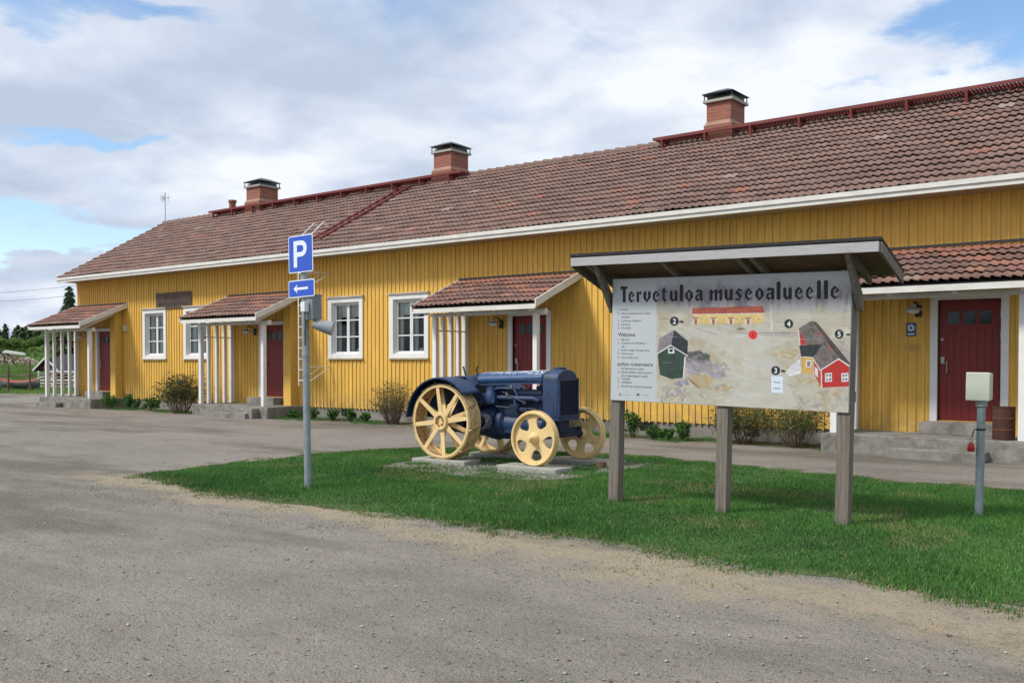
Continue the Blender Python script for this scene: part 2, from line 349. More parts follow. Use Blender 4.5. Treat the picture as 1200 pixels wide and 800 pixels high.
def _bs(s, name, m, parent, loc, smooth, bevel):     # one object per separate piece
    par = list(range(len(s.v)))
    def f(a):
        while par[a] != a: par[a] = par[par[a]]; a = par[a]
        return a
    for fc in s.f:
        r0 = f(fc[0])
        for v_ in fc[1:]: par[f(v_)] = r0
    gr = {}
    for fc, mi in zip(s.f, s.mi): gr.setdefault(f(fc[0]), []).append((fc, mi))
    out = None
    for k_ in gr:
        q_ = MB(); mp_ = {}
        for fc, mi in gr[k_]:
            nf = []
            for v_ in fc:
                if v_ not in mp_: mp_[v_] = len(q_.v); q_.v.append(s.v[v_])
                nf.append(mp_[v_])
            q_.f.append(tuple(nf)); q_.mi.append(mi)
        o_ = q_.build(name, m, parent, loc, smooth, bevel); out = out or o_
    return out
MB.build_split = _bs
def tag(o, label=None, cat=None, group=None, kind=None):
    if label: o['label'] = label
    if cat: o['category'] = cat
    if group: o['group'] = group
    if kind: o['kind'] = kind
    return o
def thing(name, label, cat, loc=(0, 0, 0), rot=(0, 0, 0), group=None):
    o = bpy.data.objects.new(name, None); COL.objects.link(o); o.location = loc; o.rotation_euler = rot; o.empty_display_size = .2
    return tag(o, label, cat, group)
def copy_tree(o, parent=None, loc=None):
    c = o.copy(); COL.objects.link(c)
    if parent: c.parent = parent
    if loc is not None: c.location = loc
    for ch in list(o.children): copy_tree(ch, c)
    return c
def npmesh(name, V, Fs, m, tint=None, parent=None, loc=None, tintdom='FACE', smooth=False):
    """V (n,3) array, Fs (k,3|4) array"""
    me = bpy.data.meshes.new(name); V = np.asarray(V, dtype=np.float32); Fs = np.asarray(Fs, dtype=np.int32)
    k = Fs.shape[1]
    me.vertices.add(len(V)); me.vertices.foreach_set('co', V.ravel())
    me.loops.add(Fs.size); me.loops.foreach_set('vertex_index', Fs.ravel())
    me.polygons.add(len(Fs)); me.polygons.foreach_set('loop_start', np.arange(0, Fs.size, k, dtype=np.int32)); me.polygons.foreach_set('loop_total', np.full(len(Fs), k, dtype=np.int32))
    me.update(calc_edges=True); me.materials.append(m)
    if tint is not None:
        a = me.attributes.new('tint', 'FLOAT', tintdom); a.data.foreach_set('value', np.asarray(tint, dtype=np.float32))
    if smooth: me.shade_smooth()
    o = bpy.data.objects.new(name, me); COL.objects.link(o)
    if parent: o.parent = parent
    if loc is not None: o.location = loc
    return o
def text_mesh(body, size, extrude=.0008, align='LEFT', bold=0.0, spacing=1.0):
    cu = bpy.data.curves.new('t', 'FONT'); cu.body = body; cu.size = size; cu.extrude = extrude; cu.align_x = align; cu.offset = bold; cu.space_character = spacing; cu.resolution_u = 3
    o = bpy.data.objects.new('t', cu); COL.objects.link(o)
    dg = bpy.context.evaluated_depsgraph_get(); me = bpy.data.meshes.new_from_object(o.evaluated_get(dg))
    COL.objects.unlink(o); bpy.data.objects.remove(o); return me
def add_text(name, body, size, m, parent, loc, rot=(PI / 2, 0, 0), sx=1, **k):
    me = text_mesh(body, size, **k); me.materials.clear(); me.materials.append(m); me.name = name
    o = bpy.data.objects.new(name, me); COL.objects.link(o); o.parent = parent; o.location = loc; o.rotation_euler = rot; o.scale = (sx, 1, 1)
    return o
def plate_holes(outer, holes, ext, bev=0.0):
    cu = bpy.data.curves.new('c', 'CURVE'); cu.dimensions = '2D'; cu.fill_mode = 'BOTH'; cu.extrude = ext; cu.bevel_depth = bev; cu.bevel_resolution = 1
    for pts in [outer] + holes:
        sp = cu.splines.new('POLY'); sp.points.add(len(pts) - 1)
        for i, p in enumerate(pts): sp.points[i].co = (p[0], p[1], 0, 1)
        sp.use_cyclic_u = True
    o = bpy.data.objects.new('c', cu); COL.objects.link(o)
    dg = bpy.context.evaluated_depsgraph_get(); me = bpy.data.meshes.new_from_object(o.evaluated_get(dg))
    COL.objects.unlink(o); bpy.data.objects.remove(o); return me

# ------------------------------------------------------------------ ground, lawn
g = MB(); g.poly([(-900, -200, 0), (500, -200, 0), (500, 900, 0), (-900, 900, 0)])
tag(g.build('ground', M['ground'], fix=False), kind='structure')
lawn_pts = [(-12.0, 6.95), (-10.52, 6.63), (-8.64, 6.49), (-6.91, 6.70), (-5.31, 6.72), (-3.49, 6.56), (-2.17, 6.50), (-1.13, 6.45), (1.5, 6.4), (7, 6.6),
            (7, 12.0), (1.5, 12.4), (-2.22, 12.83), (-6.47, 13.55), (-8.93, 13.72), (-10.4, 13.35), (-11.91, 12.6), (-12.6, 11.4), (-12.65, 9.3), (-12.45, 7.8)]
def smooth_closed(pts, k=6):
    out = []; n = len(pts)
    for i in range(n):
        p0, p1, p2, p3 = [np.array(pts[(i + j - 1) % n]) for j in range(4)]
        for t in np.linspace(0, 1, k, endpoint=False):
            out.append(.5 * ((2 * p1) + (-p0 + p2) * t + (2 * p0 - 5 * p1 + 4 * p2 - p3) * t * t + (-p0 + 3 * p1 - 3 * p2 + p3) * t ** 3))
    return np.array(out)
LP = smooth_closed(lawn_pts)
def inside(P, poly):
    x, y = P[:, 0], P[:, 1]; res = np.zeros(len(P), bool); n = len(poly)
    for i in range(n):
        x1, y1 = poly[i]; x2, y2 = poly[(i + 1) % n]
        c = ((y1 > y) != (y2 > y)); 
        with np.errstate(divide='ignore', invalid='ignore'): xi = (x2 - x1) * (y - y1) / (y2 - y1 + 1e-12) + x1
        res ^= c & (x < xi)
    return res
def dist_poly(P, poly):
    d = np.full(len(P), 1e9); n = len(poly)
    for i in range(n):
        a = poly[i]; b = poly[(i + 1) % n]; ab = b - a; t = np.clip(((P - a) @ ab) / (ab @ ab + 1e-12), 0, 1)
        d = np.minimum(d, np.hypot(*(P - (a + t[:, None] * ab)).T))
    return d
def vnoise(P, s, seed=0):
    r = np.random.default_rng(seed); T = r.random((64, 64)); q = P * s + 1000; i = np.floor(q).astype(int); f = q - i; f = f * f * (3 - 2 * f)
    def t(a, b): return T[a % 64, b % 64]
    a = t(i[:, 0], i[:, 1]); b = t(i[:, 0] + 1, i[:, 1]); c = t(i[:, 0], i[:, 1] + 1); d = t(i[:, 0] + 1, i[:, 1] + 1)
    return (a * (1 - f[:, 0]) + b * f[:, 0]) * (1 - f[:, 1]) + (c * (1 - f[:, 0]) + d * f[:, 0]) * f[:, 1]
bed = np.array([(-10.35, 10.05), (-9.5, 9.85), (-8.4, 9.7), (-7.5, 9.95), (-7.15, 10.6), (-7.2, 12.4), (-7.6, 12.8), (-9.9, 12.8), (-10.35, 12.2)])
inner = []
for i, p in enumerate(LP):      # soil sheet under the blades, ragged and a little inside the lawn outline
    c = np.array([-4., 9.8]); d = (c - p); d /= np.hypot(*d); inner.append(p + d * (.28 + .18 * random.random()))
s = MB(); s.poly([(p[0], p[1], .004) for p in inner]); tag(s.build('lawn', M['lawnsoil'], fix=False), kind='structure')
s = MB(); s.poly([(p[0], p[1], .009) for p in smooth_closed([tuple(q) for q in bed], 4)]); tag(s.build('pebble_ground', M['pebbles'], fix=False), kind='structure')
# grass blades
N = 620000
P = np.column_stack([rng.uniform(-13.2, 3.6, N), rng.uniform(6.0, 14.2, N)])
# thin the part far to the right that the view hardly sees
ins = inside(P, LP); dd = dist_poly(P, LP)
sd = np.where(ins, dd, -dd) + (vnoise(P, 1.7, 1) - .5) * .42 + (vnoise(P, 6, 2) - .5) * .30
keep = rng.random(N) < np.clip(sd / .28 + .12, 0, 1)
keep &= sd > -.16
inb = inside(P, smooth_closed([tuple(q) for q in bed], 4)); db = dist_poly(P, bed)
bare = inb & (rng.random(N) > .06 + .55 * (vnoise(P, 2.2, 3) > .55))
keep &= ~bare
keep &= ~((P[:, 0] > -.8) & (rng.random(N) < .75)) | (P[:, 1] < 7.4)
keep &= ~((vnoise(P, .9, 5) > .80) & (vnoise(P, 5, 6) > .45) & (rng.random(N) < .7))
P = P[keep]; sdk = sd[keep]; n = len(P)
hgt = (.022 + .027 * rng.random(n)) * (.55 + .9 * vnoise(P, 1.1, 7)) * np.clip(.5 + sdk * 1.2, .45, 1); wid = .003 + .004 * rng.random(n)
a = rng.uniform(0, 2 * PI, n); lean = rng.uniform(0, .8, n) * hgt; la = rng.uniform(0, 2 * PI, n)
wx, wy = np.cos(a) * wid, np.sin(a) * wid
B = np.zeros((n, 3, 3), np.float32)
B[:, 0] = np.column_stack([P[:, 0] - wx, P[:, 1] - wy, np.full(n, .002)]); B[:, 1] = np.column_stack([P[:, 0] + wx, P[:, 1] + wy, np.full(n, .002)])
B[:, 2] = np.column_stack([P[:, 0] + np.cos(la) * lean, P[:, 1] + np.sin(la) * lean, hgt])
tint = np.clip(-.12 + .75 * vnoise(P, .75, 8) + .45 * vnoise(P, 3.1, 9) + rng.normal(0, .2, n), 0, 1.3)
dry = (rng.random(n) < np.clip(.5 - sdk * 1.2, .02 + .22 * (vnoise(P, 1.3, 31) > .74), .5)); tint = np.where(dry, tint + 1.5, tint)
tag(npmesh('lawn_grass', B.reshape(-1, 3), np.arange(3 * n).reshape(-1, 3), M['grass'], tint), kind='stuff', label='short green lawn grass around tractor and signboard', cat='grass')
nt = M['grass'].node_tree      # tint above 1.5 is straw
at = [q for q in nt.nodes if q.type == 'ATTRIBUTE'][0]; mx = [q for q in nt.nodes if q.type == 'MIX'][0]; mx.clamp_factor = True
m2 = nd(nt, 'ShaderNodeMix', data_type='RGBA'); m2.inputs['B'].default_value = (.30, .25, .12, 1)
gt = nd(nt, 'ShaderNodeMath', operation='GREATER_THAN'); gt.inputs[1].default_value = 1.4; nt.links.new(at.outputs['Fac'], gt.inputs[0]); nt.links.new(gt.outputs[0], m2.inputs['Factor'])
for l in list(mx.outputs['Result'].links):
    to = l.to_socket; nt.links.remove(l); nt.links.new(m2.outputs['Result'], to)
nt.links.new(mx.outputs['Result'], m2.inputs['A'])
# loose stones
def stones(name, P, size, m, label):
    n = len(P); base = np.array([(1, 0, 0), (-1, 0, 0), (0, 1, 0), (0, -1, 0), (0, 0, 1), (0, 0, -1)], np.float32)
    fc = np.array([(0, 2, 4), (2, 1, 4), (1, 3, 4), (3, 0, 4), (2, 0, 5), (1, 2, 5), (3, 1, 5), (0, 3, 5)])
    V = base[None] * (size[:, None, None] * rng.uniform(.6, 1.2, (n, 6, 1))); V[:, :, 2] *= .6
    ang = rng.uniform(0, PI, n); c, s_ = np.cos(ang)[:, None], np.sin(ang)[:, None]
    x = V[:, :, 0] * c - V[:, :, 1] * s_; y = V[:, :, 0] * s_ + V[:, :, 1] * c; V[:, :, 0] = x + P[:, None, 0]; V[:, :, 1] = y + P[:, None, 1]; V[:, :, 2] += size[:, None] * .25 + .004
    Fs = (fc[None] + (np.arange(n) * 6)[:, None, None]).reshape(-1, 3)
    return tag(npmesh(name, V.reshape(-1, 3), Fs, m), label, 'stones', kind='stuff')
k = 2600
Q = np.column_stack([rng.uniform(-11, -6.8, k), rng.uniform(9.4, 13.2, k)]); Q = Q[inside(Q, bed)]
stones('pebbles', Q, rng.uniform(.007, .02, len(Q)), mat('pale_pebble', (.36, .345, .31), .9, .5, 13), 'pale pebbles scattered under the blue tractor')
# view-weighted loose gravel on the yard
k = 14000
dep = np.exp(rng.uniform(math.log(3.6), math.log(30), k)); px = rng.uniform(-60, 1260, k); u = (px - 600) / F * dep
Q = np.column_stack([CA * u - SA * dep, SA * u + CA * dep]); Q = Q[(Q[:, 1] < 16.2) & ((~inside(Q, LP)) | (dist_poly(Q, LP) < .15))]
stones('loose_gravel', Q, rng.uniform(.0025, .007, len(Q)) * (1 + 1.2 * (rng.random(len(Q)) < .05)), M['stone'], 'small loose stones scattered over the grey gravel yard')
k = 260
dep = np.exp(rng.uniform(math.log(3.7), math.log(13), k)); px = rng.uniform(0, 1200, k); u = (px - 600) / F * dep
Qd = np.column_stack([CA * u - SA * dep, SA * u + CA * dep]); Qd = Qd[~inside(Qd, LP)]; n_ = len(Qd)
a = rng.uniform(0, PI, n_); ln = rng.uniform(.006, .022, n_); wd = rng.uniform(.002, .008, n_); Bq = np.zeros((n_, 4, 3), np.float32)
for j, (sa_, sb_) in enumerate(((-1, -1), (1, -1), (1, 1), (-1, 1))): Bq[:, j] = np.column_stack([Qd[:, 0] + sa_ * ln * np.cos(a) - sb_ * wd * np.sin(a), Qd[:, 1] + sa_ * ln * np.sin(a) + sb_ * wd * np.cos(a), .006 + .006 * rng.random(n_)])
tag(npmesh('leaf_litter', Bq.reshape(-1, 3), np.arange(4 * n_).reshape(-1, 4), M['twig']), 'tiny dry leaves and twigs strewn on the gravel yard', 'litter', kind='stuff')
k = 200
dep = np.exp(rng.uniform(math.log(3.7), math.log(18), k)); px = rng.uniform(0, 1200, k); u = (px - 600) / F * dep
Qd = np.column_stack([CA * u - SA * dep, SA * u + CA * dep]); Qd = Qd[(~inside(Qd, LP)) & (Qd[:, 1] < 16)]
stones('larger_stones', Qd, rng.uniform(.006, .017, len(Qd)), mat('pale_stone', (.40, .37, .33), .9, .5, 7), 'larger pale stones lying here and there on the yard')
# sparse weeds and straw along lawn rim
def tufts(name, C, per, h, m, spread, tl=(0, 1)):
    n = len(C) * per; P = np.repeat(C, per, 0) + rng.normal(0, spread, (n, 2)); hh = rng.uniform(.5, 1, n) * h
    a = rng.uniform(0, 2 * PI, n); w = .004; la = rng.uniform(0, 2 * PI, n); le = hh * rng.uniform(.1, 1, n)
    B = np.zeros((n, 3, 3), np.float32)
    B[:, 0] = np.column_stack([P[:, 0] - np.cos(a) * w, P[:, 1] - np.sin(a) * w, np.zeros(n)]); B[:, 1] = np.column_stack([P[:, 0] + np.cos(a) * w, P[:, 1] + np.sin(a) * w, np.zeros(n)])
    B[:, 2] = np.column_stack([P[:, 0] + np.cos(la) * le, P[:, 1] + np.sin(la) * le, hh])
    return B, rng.uniform(tl[0], tl[1], n)
C = np.column_stack([rng.uniform(-12.5, 2, 900), rng.uniform(5.7, 6.9, 900)]); C = C[vnoise(C, 1.6, 11) > .45]
B1, t1 = tufts('', C, 8, .018, None, .06); t1 = np.where(rng.random(len(t1)) < .55, 1.6, t1)
C = np.column_stack([rng.uniform(-31, 0, 2600), rng.uniform(16.35, 17.5, 2600)]); C = C[(vnoise(C, 1.2, 12) > .42)]
B2, t2 = tufts('', C, 10, .10, None, .06)
PT = np.array([(x_, 9.0) for x_ in (-5.6, -4.3, -3.07)] + [(gnd(361, 573).x, gnd(361, 573).y), (gnd(1147, 606).x, gnd(1147, 606).y)]); B3, t3 = tufts('', PT + .0, 130, .11, None, .075); CS = np.column_stack([rng.uniform(-10.4, -7.2, 150), rng.uniform(9.8, 12.7, 150)]); B4, t4 = tufts('', CS, 12, .06, None, .05)
B = np.concatenate([B1, B2, B3, B4]); tag(npmesh('weeds', B.reshape(-1, 3), np.arange(len(B) * 3).reshape(-1, 3), M['grass'], np.concatenate([t1, t2, t3, t4])), 'sparse weeds at the lawn rim and along the house wall', 'weeds', kind='stuff')

# ------------------------------------------------------------------ the long house
WY = 17.65; X0, X1 = -33.93, 5.2; BZ = .30; RIDGE = (21.25, 6.98); EAVE = (17.0, 4.545)
house = thing('long_house', 'long yellow board-clad house with brown tiled roof, four porches and three brick chimneys', 'building', (0, 0, 0))
slats = [-33.85, -24.55, -15.20, -5.82]
wins = [s_ + d for s_ in slats for d in (4.32, 6.70)]
WW, WZ0, WZ1 = 1.38, 1.64, 3.32
openings = [(x + .14, x + WW - .14, WZ0 + .12, WZ1 - .13) for x in wins] + [(s_ + 1.40, s_ + 2.40, .54, 2.62) for s_ in slats]
def wall_strip(mb, x0, x1, y0, y1, z0, z1, ops):     # vertical board segment with openings cut out
    segs = [(z0, z1)]
    for (a, b_, c, d) in ops:
        if x1 > a + 1e-4 and x0 < b_ - 1e-4:
            ns = []
            for (p, q) in segs:
                if c > p: ns.append((p, min(q, c)))
                if d < q: ns.append((max(p, d), q))
            segs = [t for t in ns if t[1] - t[0] > .01]
    for p, q in segs: mb.box(x0, x1, y0, y1, p, q)
wl = MB(); cuts = sorted(set([X0, X1] + [o[0] for o in openings] + [o[1] for o in openings])); cuts = [c for c in cuts if X0 <= c <= X1]
for a_, b_ in zip(cuts, cuts[1:]): wall_strip(wl, a_, b_, WY, WY + .16, BZ, 4.52, openings)
pitch = .148; x = X0 + .12
while x < X1:
    j = random.uniform(-.006, .006); w = .042
    wall_strip(wl, x + j - w / 2, x + j + w / 2, WY - .022 - random.uniform(0, .003), WY - .0005, BZ - .02 + random.uniform(-.006, .006), 4.52, [(a_ - .03, b_ + .03, c - .03, d + .03) for a_, b_, c, d in openings])
    x += pitch
wl.build('front_wall', M['yellow'], house)
# gable wall left + right, back wall
gw = MB()
for gx in (X0, X1 - .16):
    gw.prism([(gx, WY + .16, BZ), (gx, 24.85, BZ), (gx, 24.85, 4.52), (gx, 21.25, 6.8), (gx, WY + .16, 4.75)], (.16, 0, 0))
gw.box(X0 + .16, X1 - .16, 24.69, 24.85, BZ, 4.6); gw.build('gable_wall', M['yellow'], house, split=True)
pl = MB(); pl.box(X0 + .03, X1 - .03, WY + .03, 24.8, -.2, BZ - .001); 
pl.build('plinth', M['plinth'], house)
vents = MB()
for px_, py_ in ((404, 487), (757, 499), (880, 503)):
    v = atY(px_, py_, WY); vents.box(v.x - .16, v.x + .16, WY + .02, WY + .1, .10, .27)
vents.build('plinth_vent', M['dark'], house, split=True)
cb = MB(); cb.box(X0 - .035, X0 + .09, WY - .03, WY + .1, BZ - .02, 4.45); cb.build('corner_board', M['white'], house)
# main roof
def tile_roof(name, x0, x1, lo, hi, rows, tw, m, parent, flip=False, seed=1, loc=None, lift=.052, top=False):
    r = random.Random(seed); V = []; Fs = []; T = []
    y0, z0 = lo; y1, z1 = hi; L = math.hypot(y1 - y0, z1 - z0); ty, tz = (y1 - y0) / L, (z1 - z0) / L
    ny, nz = (-tz, ty) if y1 > y0 else (tz, -ty)
    prof = [(0, -.022), (.05, .010), (.2, .026), (.38, .024), (.55, .006), (.75, .0), (.93, .0), (1.0, -.022)]
    g_ = L / rows; cols = int(round((x1 - x0) / tw)); tw = (x1 - x0) / cols
    for i in range(rows):
        pt = 0
        off = r.uniform(-.012, .012)
        for c in range(cols):
            if c % 2 == 0: pt = r.random() if not (top and i == rows - 1) else r.uniform(.82, .97); jl = r.uniform(-.004, .008); js = r.uniform(-.014, .014) + off
            s0 = i * g_ - .02 + js; s1 = (i + 1) * g_ + .05; n0 = len(V)
            for (sv, hh, wv) in ((s0, lift + jl - .016, 1), (s0 - .004, lift + jl, 1), (s1, .002 + jl * .3, 1)):
                for t_, w_ in prof:
                    h = hh + w_ * wv
                    V.append((x0 + (c + t_) * tw, y0 + ty * sv + ny * h, z0 + tz * sv + nz * h))
            k = len(prof)
            for q in range(2):
                for w_ in range(k - 1):
                    a_ = n0 + q * k + w_; Fs.append((a_, a_ + 1, a_ + k + 1, a_ + k)); T.append(pt)
    V = np.array(V); V[:, 2] += .012 * np.sin(V[:, 0] * .55 + .8) + .008 * np.sin(V[:, 0] * 1.7 + V[:, 1]) - .006
    return npmesh(name, V, Fs, m, T, parent, loc)
def roof_base(mb, x0, x1, lo, hi, th):
    y0, z0 = lo; y1, z1 = hi
    mb.prism([(x0, y0, z0 - .012), (x0, y1, z1 - .012), (x0, y1, z1 - th), (x0, y0, z0 - th)], (x1 - x0, 0, 0))
RX0, RX1 = -34.0, 5.4
rf = MB(); roof_base(rf, RX0 + .03, RX1 - .03, (EAVE[0] + .03, EAVE[1]), RIDGE, .10); roof_base(rf, RX0 + .03, RX1 - .03, (25.5, EAVE[1]), RIDGE, .10)
roof = rf.build('roof', M['roofdeck'], house)
tile_roof('roof_tiles', RX0 + .02, RX1, EAVE, RIDGE, 16, .15, M['tile'], roof, seed=3)
tile_roof('roof_tiles', RX0 + .02, RX1, (25.5, EAVE[1]), RIDGE, 16, .15, M['tile'], roof, seed=4)
rt = MB(); x = RX0
while x < RX1:
    rt.tube([(x, 21.25, 6.985 + random.uniform(0, .01)), (x + .36, 21.25, 6.965)], [.11, .09], 10); x += .33
rt.build('ridge_tiles', M['tile'], roof, smooth=True)
fa = MB(); fa.box(RX0, RX1, EAVE[0] - .045, EAVE[0] + .0, 4.375, 4.525); fa.build('fascia', M['cream'], roof, bevel=.006)
gu = MB(); gu.box(RX0, RX1, EAVE[0] - .075, EAVE[0] - .047, 4.46, 4.545); gu.build('drip_board', M['cream'], roof)
so = MB(); so.box(X0, X1, EAVE[0] + .001, WY, 4.40, 4.425); so.build('soffit', M['under'], roof)
bb = MB()
for ya, yb in ((EAVE[0] - .04, 21.25), (25.54, 21.25)):
    bb.prism([(RX0 - .02, ya, 4.38), (RX0 - .02, yb, 6.83), (RX0 - .02, yb, 7.03), (RX0 - .02, ya, 4.575)], (-.03, 0, 0))
bb.build('barge_board', M['white'], roof, split=True)
# chimneys
def chimney(cx, w, d, top, cy=21.3):
    c = MB(); c.box(cx - w / 2, cx + w / 2, cy - d / 2, cy + d / 2, 6.5, top - .05)
    c.box(cx - w / 2 - .05, cx + w / 2 + .05, cy - d / 2 - .05, cy + d / 2 + .05, 6.5, 7.16)
    o = c.build('chimney', M['brick'], house)
    f = MB(); e = .055
    f.prism([(cx - w / 2 - e, cy - d / 2 - e, 7.161), (cx + w / 2 + e, cy - d / 2 - e, 7.161), (cx + w / 2 + .002, cy - d / 2 - .002, 7.26), (cx - w / 2 - .002, cy - d / 2 - .002, 7.26)], (0, .02, 0))
    f.prism([(cx + w / 2 + e, cy - d / 2 - e, 7.161), (cx + w / 2 + e, cy + d / 2 + e, 7.161), (cx + w / 2 + .002, cy + d / 2, 7.26), (cx + w / 2 + .002, cy - d / 2 - .002, 7.26)], (-.02, 0, 0)); 
    f.build('mortar_flaunching', mat('flaunch', (.34, .2, .15), .9), o, fix=True)
    r_ = MB(); r_.box(cx - w / 2 - .07, cx + w / 2 + .07, cy - d / 2 - .07, cy + d / 2 + .07, top - .05, top + .01); r_.build('rim', M['plaster_cap'], o)
    k = MB()
    for sx in (-1, 1):
        for sy in (-1, 1): k.bar((cx + sx * (w / 2 + .04), cy + sy * (d / 2 + .04), top + .01), (cx + sx * (w / 2 + .04), cy + sy * (d / 2 + .04), top + .15), .02, .02)
    e = .1; z0 = top + .15; a_ = [(cx - w / 2 - e, cy - d / 2 - e, z0), (cx + w / 2 + e, cy - d / 2 - e, z0), (cx + w / 2 + e, cy + d / 2 + e, z0), (cx - w / 2 - e, cy + d / 2 + e, z0)]
    t_ = [(cx - w / 5, cy - d / 5, z0 + .14), (cx + w / 5, cy - d / 5, z0 + .14), (cx + w / 5, cy + d / 5, z0 + .14), (cx - w / 5, cy + d / 5, z0 + .14)]
    k.poly(a_); k.poly(t_)
    for i in range(4): k.poly([a_[i], a_[(i + 1) % 4], t_[(i + 1) % 4], t_[i]])
    k.box(cx - w / 2 - .02, cx + w / 2 + .02, cy - d / 2 + .06, cy + d / 2 - .06, top + .01, top + .09)
    k.build('cap', M['capmetal'], o)
    return o
chimney(-27.93, .76, .78, 7.73); chimney(-18.98, .68, .76, 7.74); chimney(-10.17, .62, .76, 7.76)
v = MB(); v.lathe([(.12, 6.8), (.12, 7.36), (.15, 7.36), (.15, 7.44), (.0, 7.45)], (-29.6, 21.25, 0), n=14); v.build('vent_pipe', M['brick'], house, smooth=True)
# roof walkways
def walkway(xa, xb, y=20.93, z=7.02):
    o = MB(); o.bar((xa, y - .17, z), (xb, y - .17, z), .03, .07); o.bar((xa, y + .17, z), (xb, y + .17, z), .03, .07)
    x = xa
    while x < xb: o.box(x, x + .018, y - .155, y + .155, z - .02, z + .03); x += .07
    w = o.build('roof_walkway', M['redsteel'], house)
    b_ = MB(); x = xa + .25
    while x < xb:
        b_.bar((x, y - .19, z - .05), (x, y + .2, z - .05), .05, .05); b_.bar((x, y - .17, z - .05), (x, y - .14, z - .30), .05, .05); b_.bar((x, y + .12, z - .05), (x, y - .14, z - .28), .04, .03); x += 1.15
    b_.build('bracket', M['redsteel'], w, split=True)
walkway(-30.35, -18.1); walkway(-11.85, 5.2)
rl = MB(); nrm = Vector((0, -.497, .868)) * .09
p0 = Vector((-20.62, 17.55, 4.86)) + nrm; p1 = Vector((-20.35, 20.85, 6.75)) + nrm
for dx in (-.19, .19): rl.bar(p0 + Vector((dx, 0, 0)), p1 + Vector((dx, 0, 0)), .05, .05)
for i in range(13):
    q = p0.lerp(p1, (i + .5) / 13); rl.bar(q + Vector((-.19, 0, 0)), q + Vector((.19, 0, 0)), .035, .035)
rl.build('roof_ladder', M['redsteel'], house)
# white wall ladder in front of the eaves
wlad = MB(); xs = (-20.56, -20.17); yl = 16.86
for x in xs:
    wlad.tube([(x, yl, .9), (x, yl, 4.8), (x - .02, yl + .08, 4.93), (x - .16, yl + .68, 5.38), (x - .17, yl + .78, 5.38), (x - .17, yl + .83, 5.26)], .017, 8)
z = 1.05
while z < 4.6: wlad.tube([(xs[0], yl, z), (xs[1], yl, z)], .011, 6); z += .29
for x in xs:
    for z in (1.42, 3.98):
        wlad.tube([(x, yl, z), (x, WY, z)], .011, 6); wlad.tube([(x, yl, z - .42), (x, WY, z)], .011, 6)
wlad.build('wall_ladder', M['white'], house, smooth=True)
# antenna
an = MB(); ax, ay = -33.95, 21.25
an.tube([(ax, ay, 6.9), (ax, ay, 8.2)], .014, 6); an.tube([(ax - .18, ay - .1, 7.98), (ax + .18, ay + .1, 7.98)], .01, 5)
for k_ in range(3): an.tube([(ax - .15 + .13 * k_, ay - .08 + .07 * k_ , 7.82), (ax - .15 + .13 * k_, ay - .08 + .07 * k_, 8.12)], .008, 5)
for s_ in (-1, 1): an.poly([(ax - .2, ay, 7.98 + s_ * .02), (ax - .2, ay, 7.98 + s_ * .14), (ax - .03, ay, 7.98)])
an.build('antenna', M['lampgrey'], house)

# window (one built, then copied)
def make_window(loc):
    w = WW; h = WZ1 - WZ0
    c = MB()
    c.box(0, .14, -.045, .0, .0, h - .03); c.box(w - .14, w, -.045, 0, 0, h - .03); c.box(.14, w - .14, -.045, 0, h - .16, h - .03); c.box(.14, w - .14, -.045, 0, 0, .12)
    # jambs
    c.box(.14, .165, .0, .15, .12, h - .16); c.box(w - .165, w - .14, .0, .15, .12, h - .16); c.box(.165, w - .165, 0, .15, h - .185, h - .16); c.box(.165, w - .165, 0, .15, .12, .145)
    o = c.build('window', M['white'], house, loc, bevel=.004)
    s_ = MB(); s_.box(-.03, w + .03, -.09, 0.0, h - .028, h + .012); s_.box(-.02, w + .02, -.08, -.046, -.02, .02); s_.build('drip_cap', mat('drip_cap_paint', (.46, .40, .31), .7), o, split=True)
    f = MB(); x0, x1, z0, z1 = .166, w - .166, .146, h - .186; y0, y1 = .075, .115; mid = w / 2
    for (a_, b_) in ((x0, mid - .004), (mid + .004, x1)):
        t_ = .045
        f.box(a_, a_ + t_, y0, y1, z0, z1); f.box(b_ - t_, b_, y0, y1, z0, z1); f.box(a_ + t_, b_ - t_, y0, y1, z0, z0 + t_); f.box(a_ + t_, b_ - t_, y0, y1, z1 - t_, z1)
        for q in (1, 2):
            zz = z0 + (z1 - z0) * q / 3; f.box(a_ + t_, b_ - t_, y0 + .008, y1 - .004, zz - .015, zz + .015)
    f.build('sash', M['white'], o)
    gl_ = MB(); gl_.poly([(x0, .1, z0), (x1, .1, z0), (x1, .1, z1), (x0, .1, z1)]); gl_.build('pane', M['glass'], o)
    return o, (x0, x1, z0, z1)
w0, (gx0, gx1, gz0, gz1) = make_window((wins[0], WY, WZ0))
cur = {}
def wavy(mb, xa, xb, za, zb, y, amp=.015, n=18, hem=0):
    for i in range(n):
        xa_ = xa + (xb - xa) * i / n; xb_ = xa + (xb - xa) * (i + 1) / n
        ya = y + amp * math.sin(i * 1.9); yb = y + amp * math.sin((i + 1) * 1.9)
        h1 = hem * abs(math.sin(i * PI / n * 2)); h2 = hem * abs(math.sin((i + 1) * PI / n * 2))
        mb.poly([(xa_, ya, za + h1), (xb_, yb, za + h2), (xb_, yb, zb), (xa_, ya, zb)])
cu1 = MB(); wavy(cu1, gx0, gx1, gz0 + (gz1 - gz0) * .66, gz1, .19, hem=.10); wavy(cu1, gx0, gx0 + .17, gz0, gz1, .16); wavy(cu1, .70, .86, gz0, gz1, .16)
cu2 = MB(); wavy(cu2, gx0, gx1, gz0 + (gz1 - gz0) * .66, gz1, .22, hem=.06); wavy(cu2, gx0, gx0 + .30, gz0, gz1, .16); wavy(cu2, .70, .94, gz0, gz1, .16)
copies = [w0] + [copy_tree(w0, house, (x, WY, WZ0)) for x in wins[1:]]
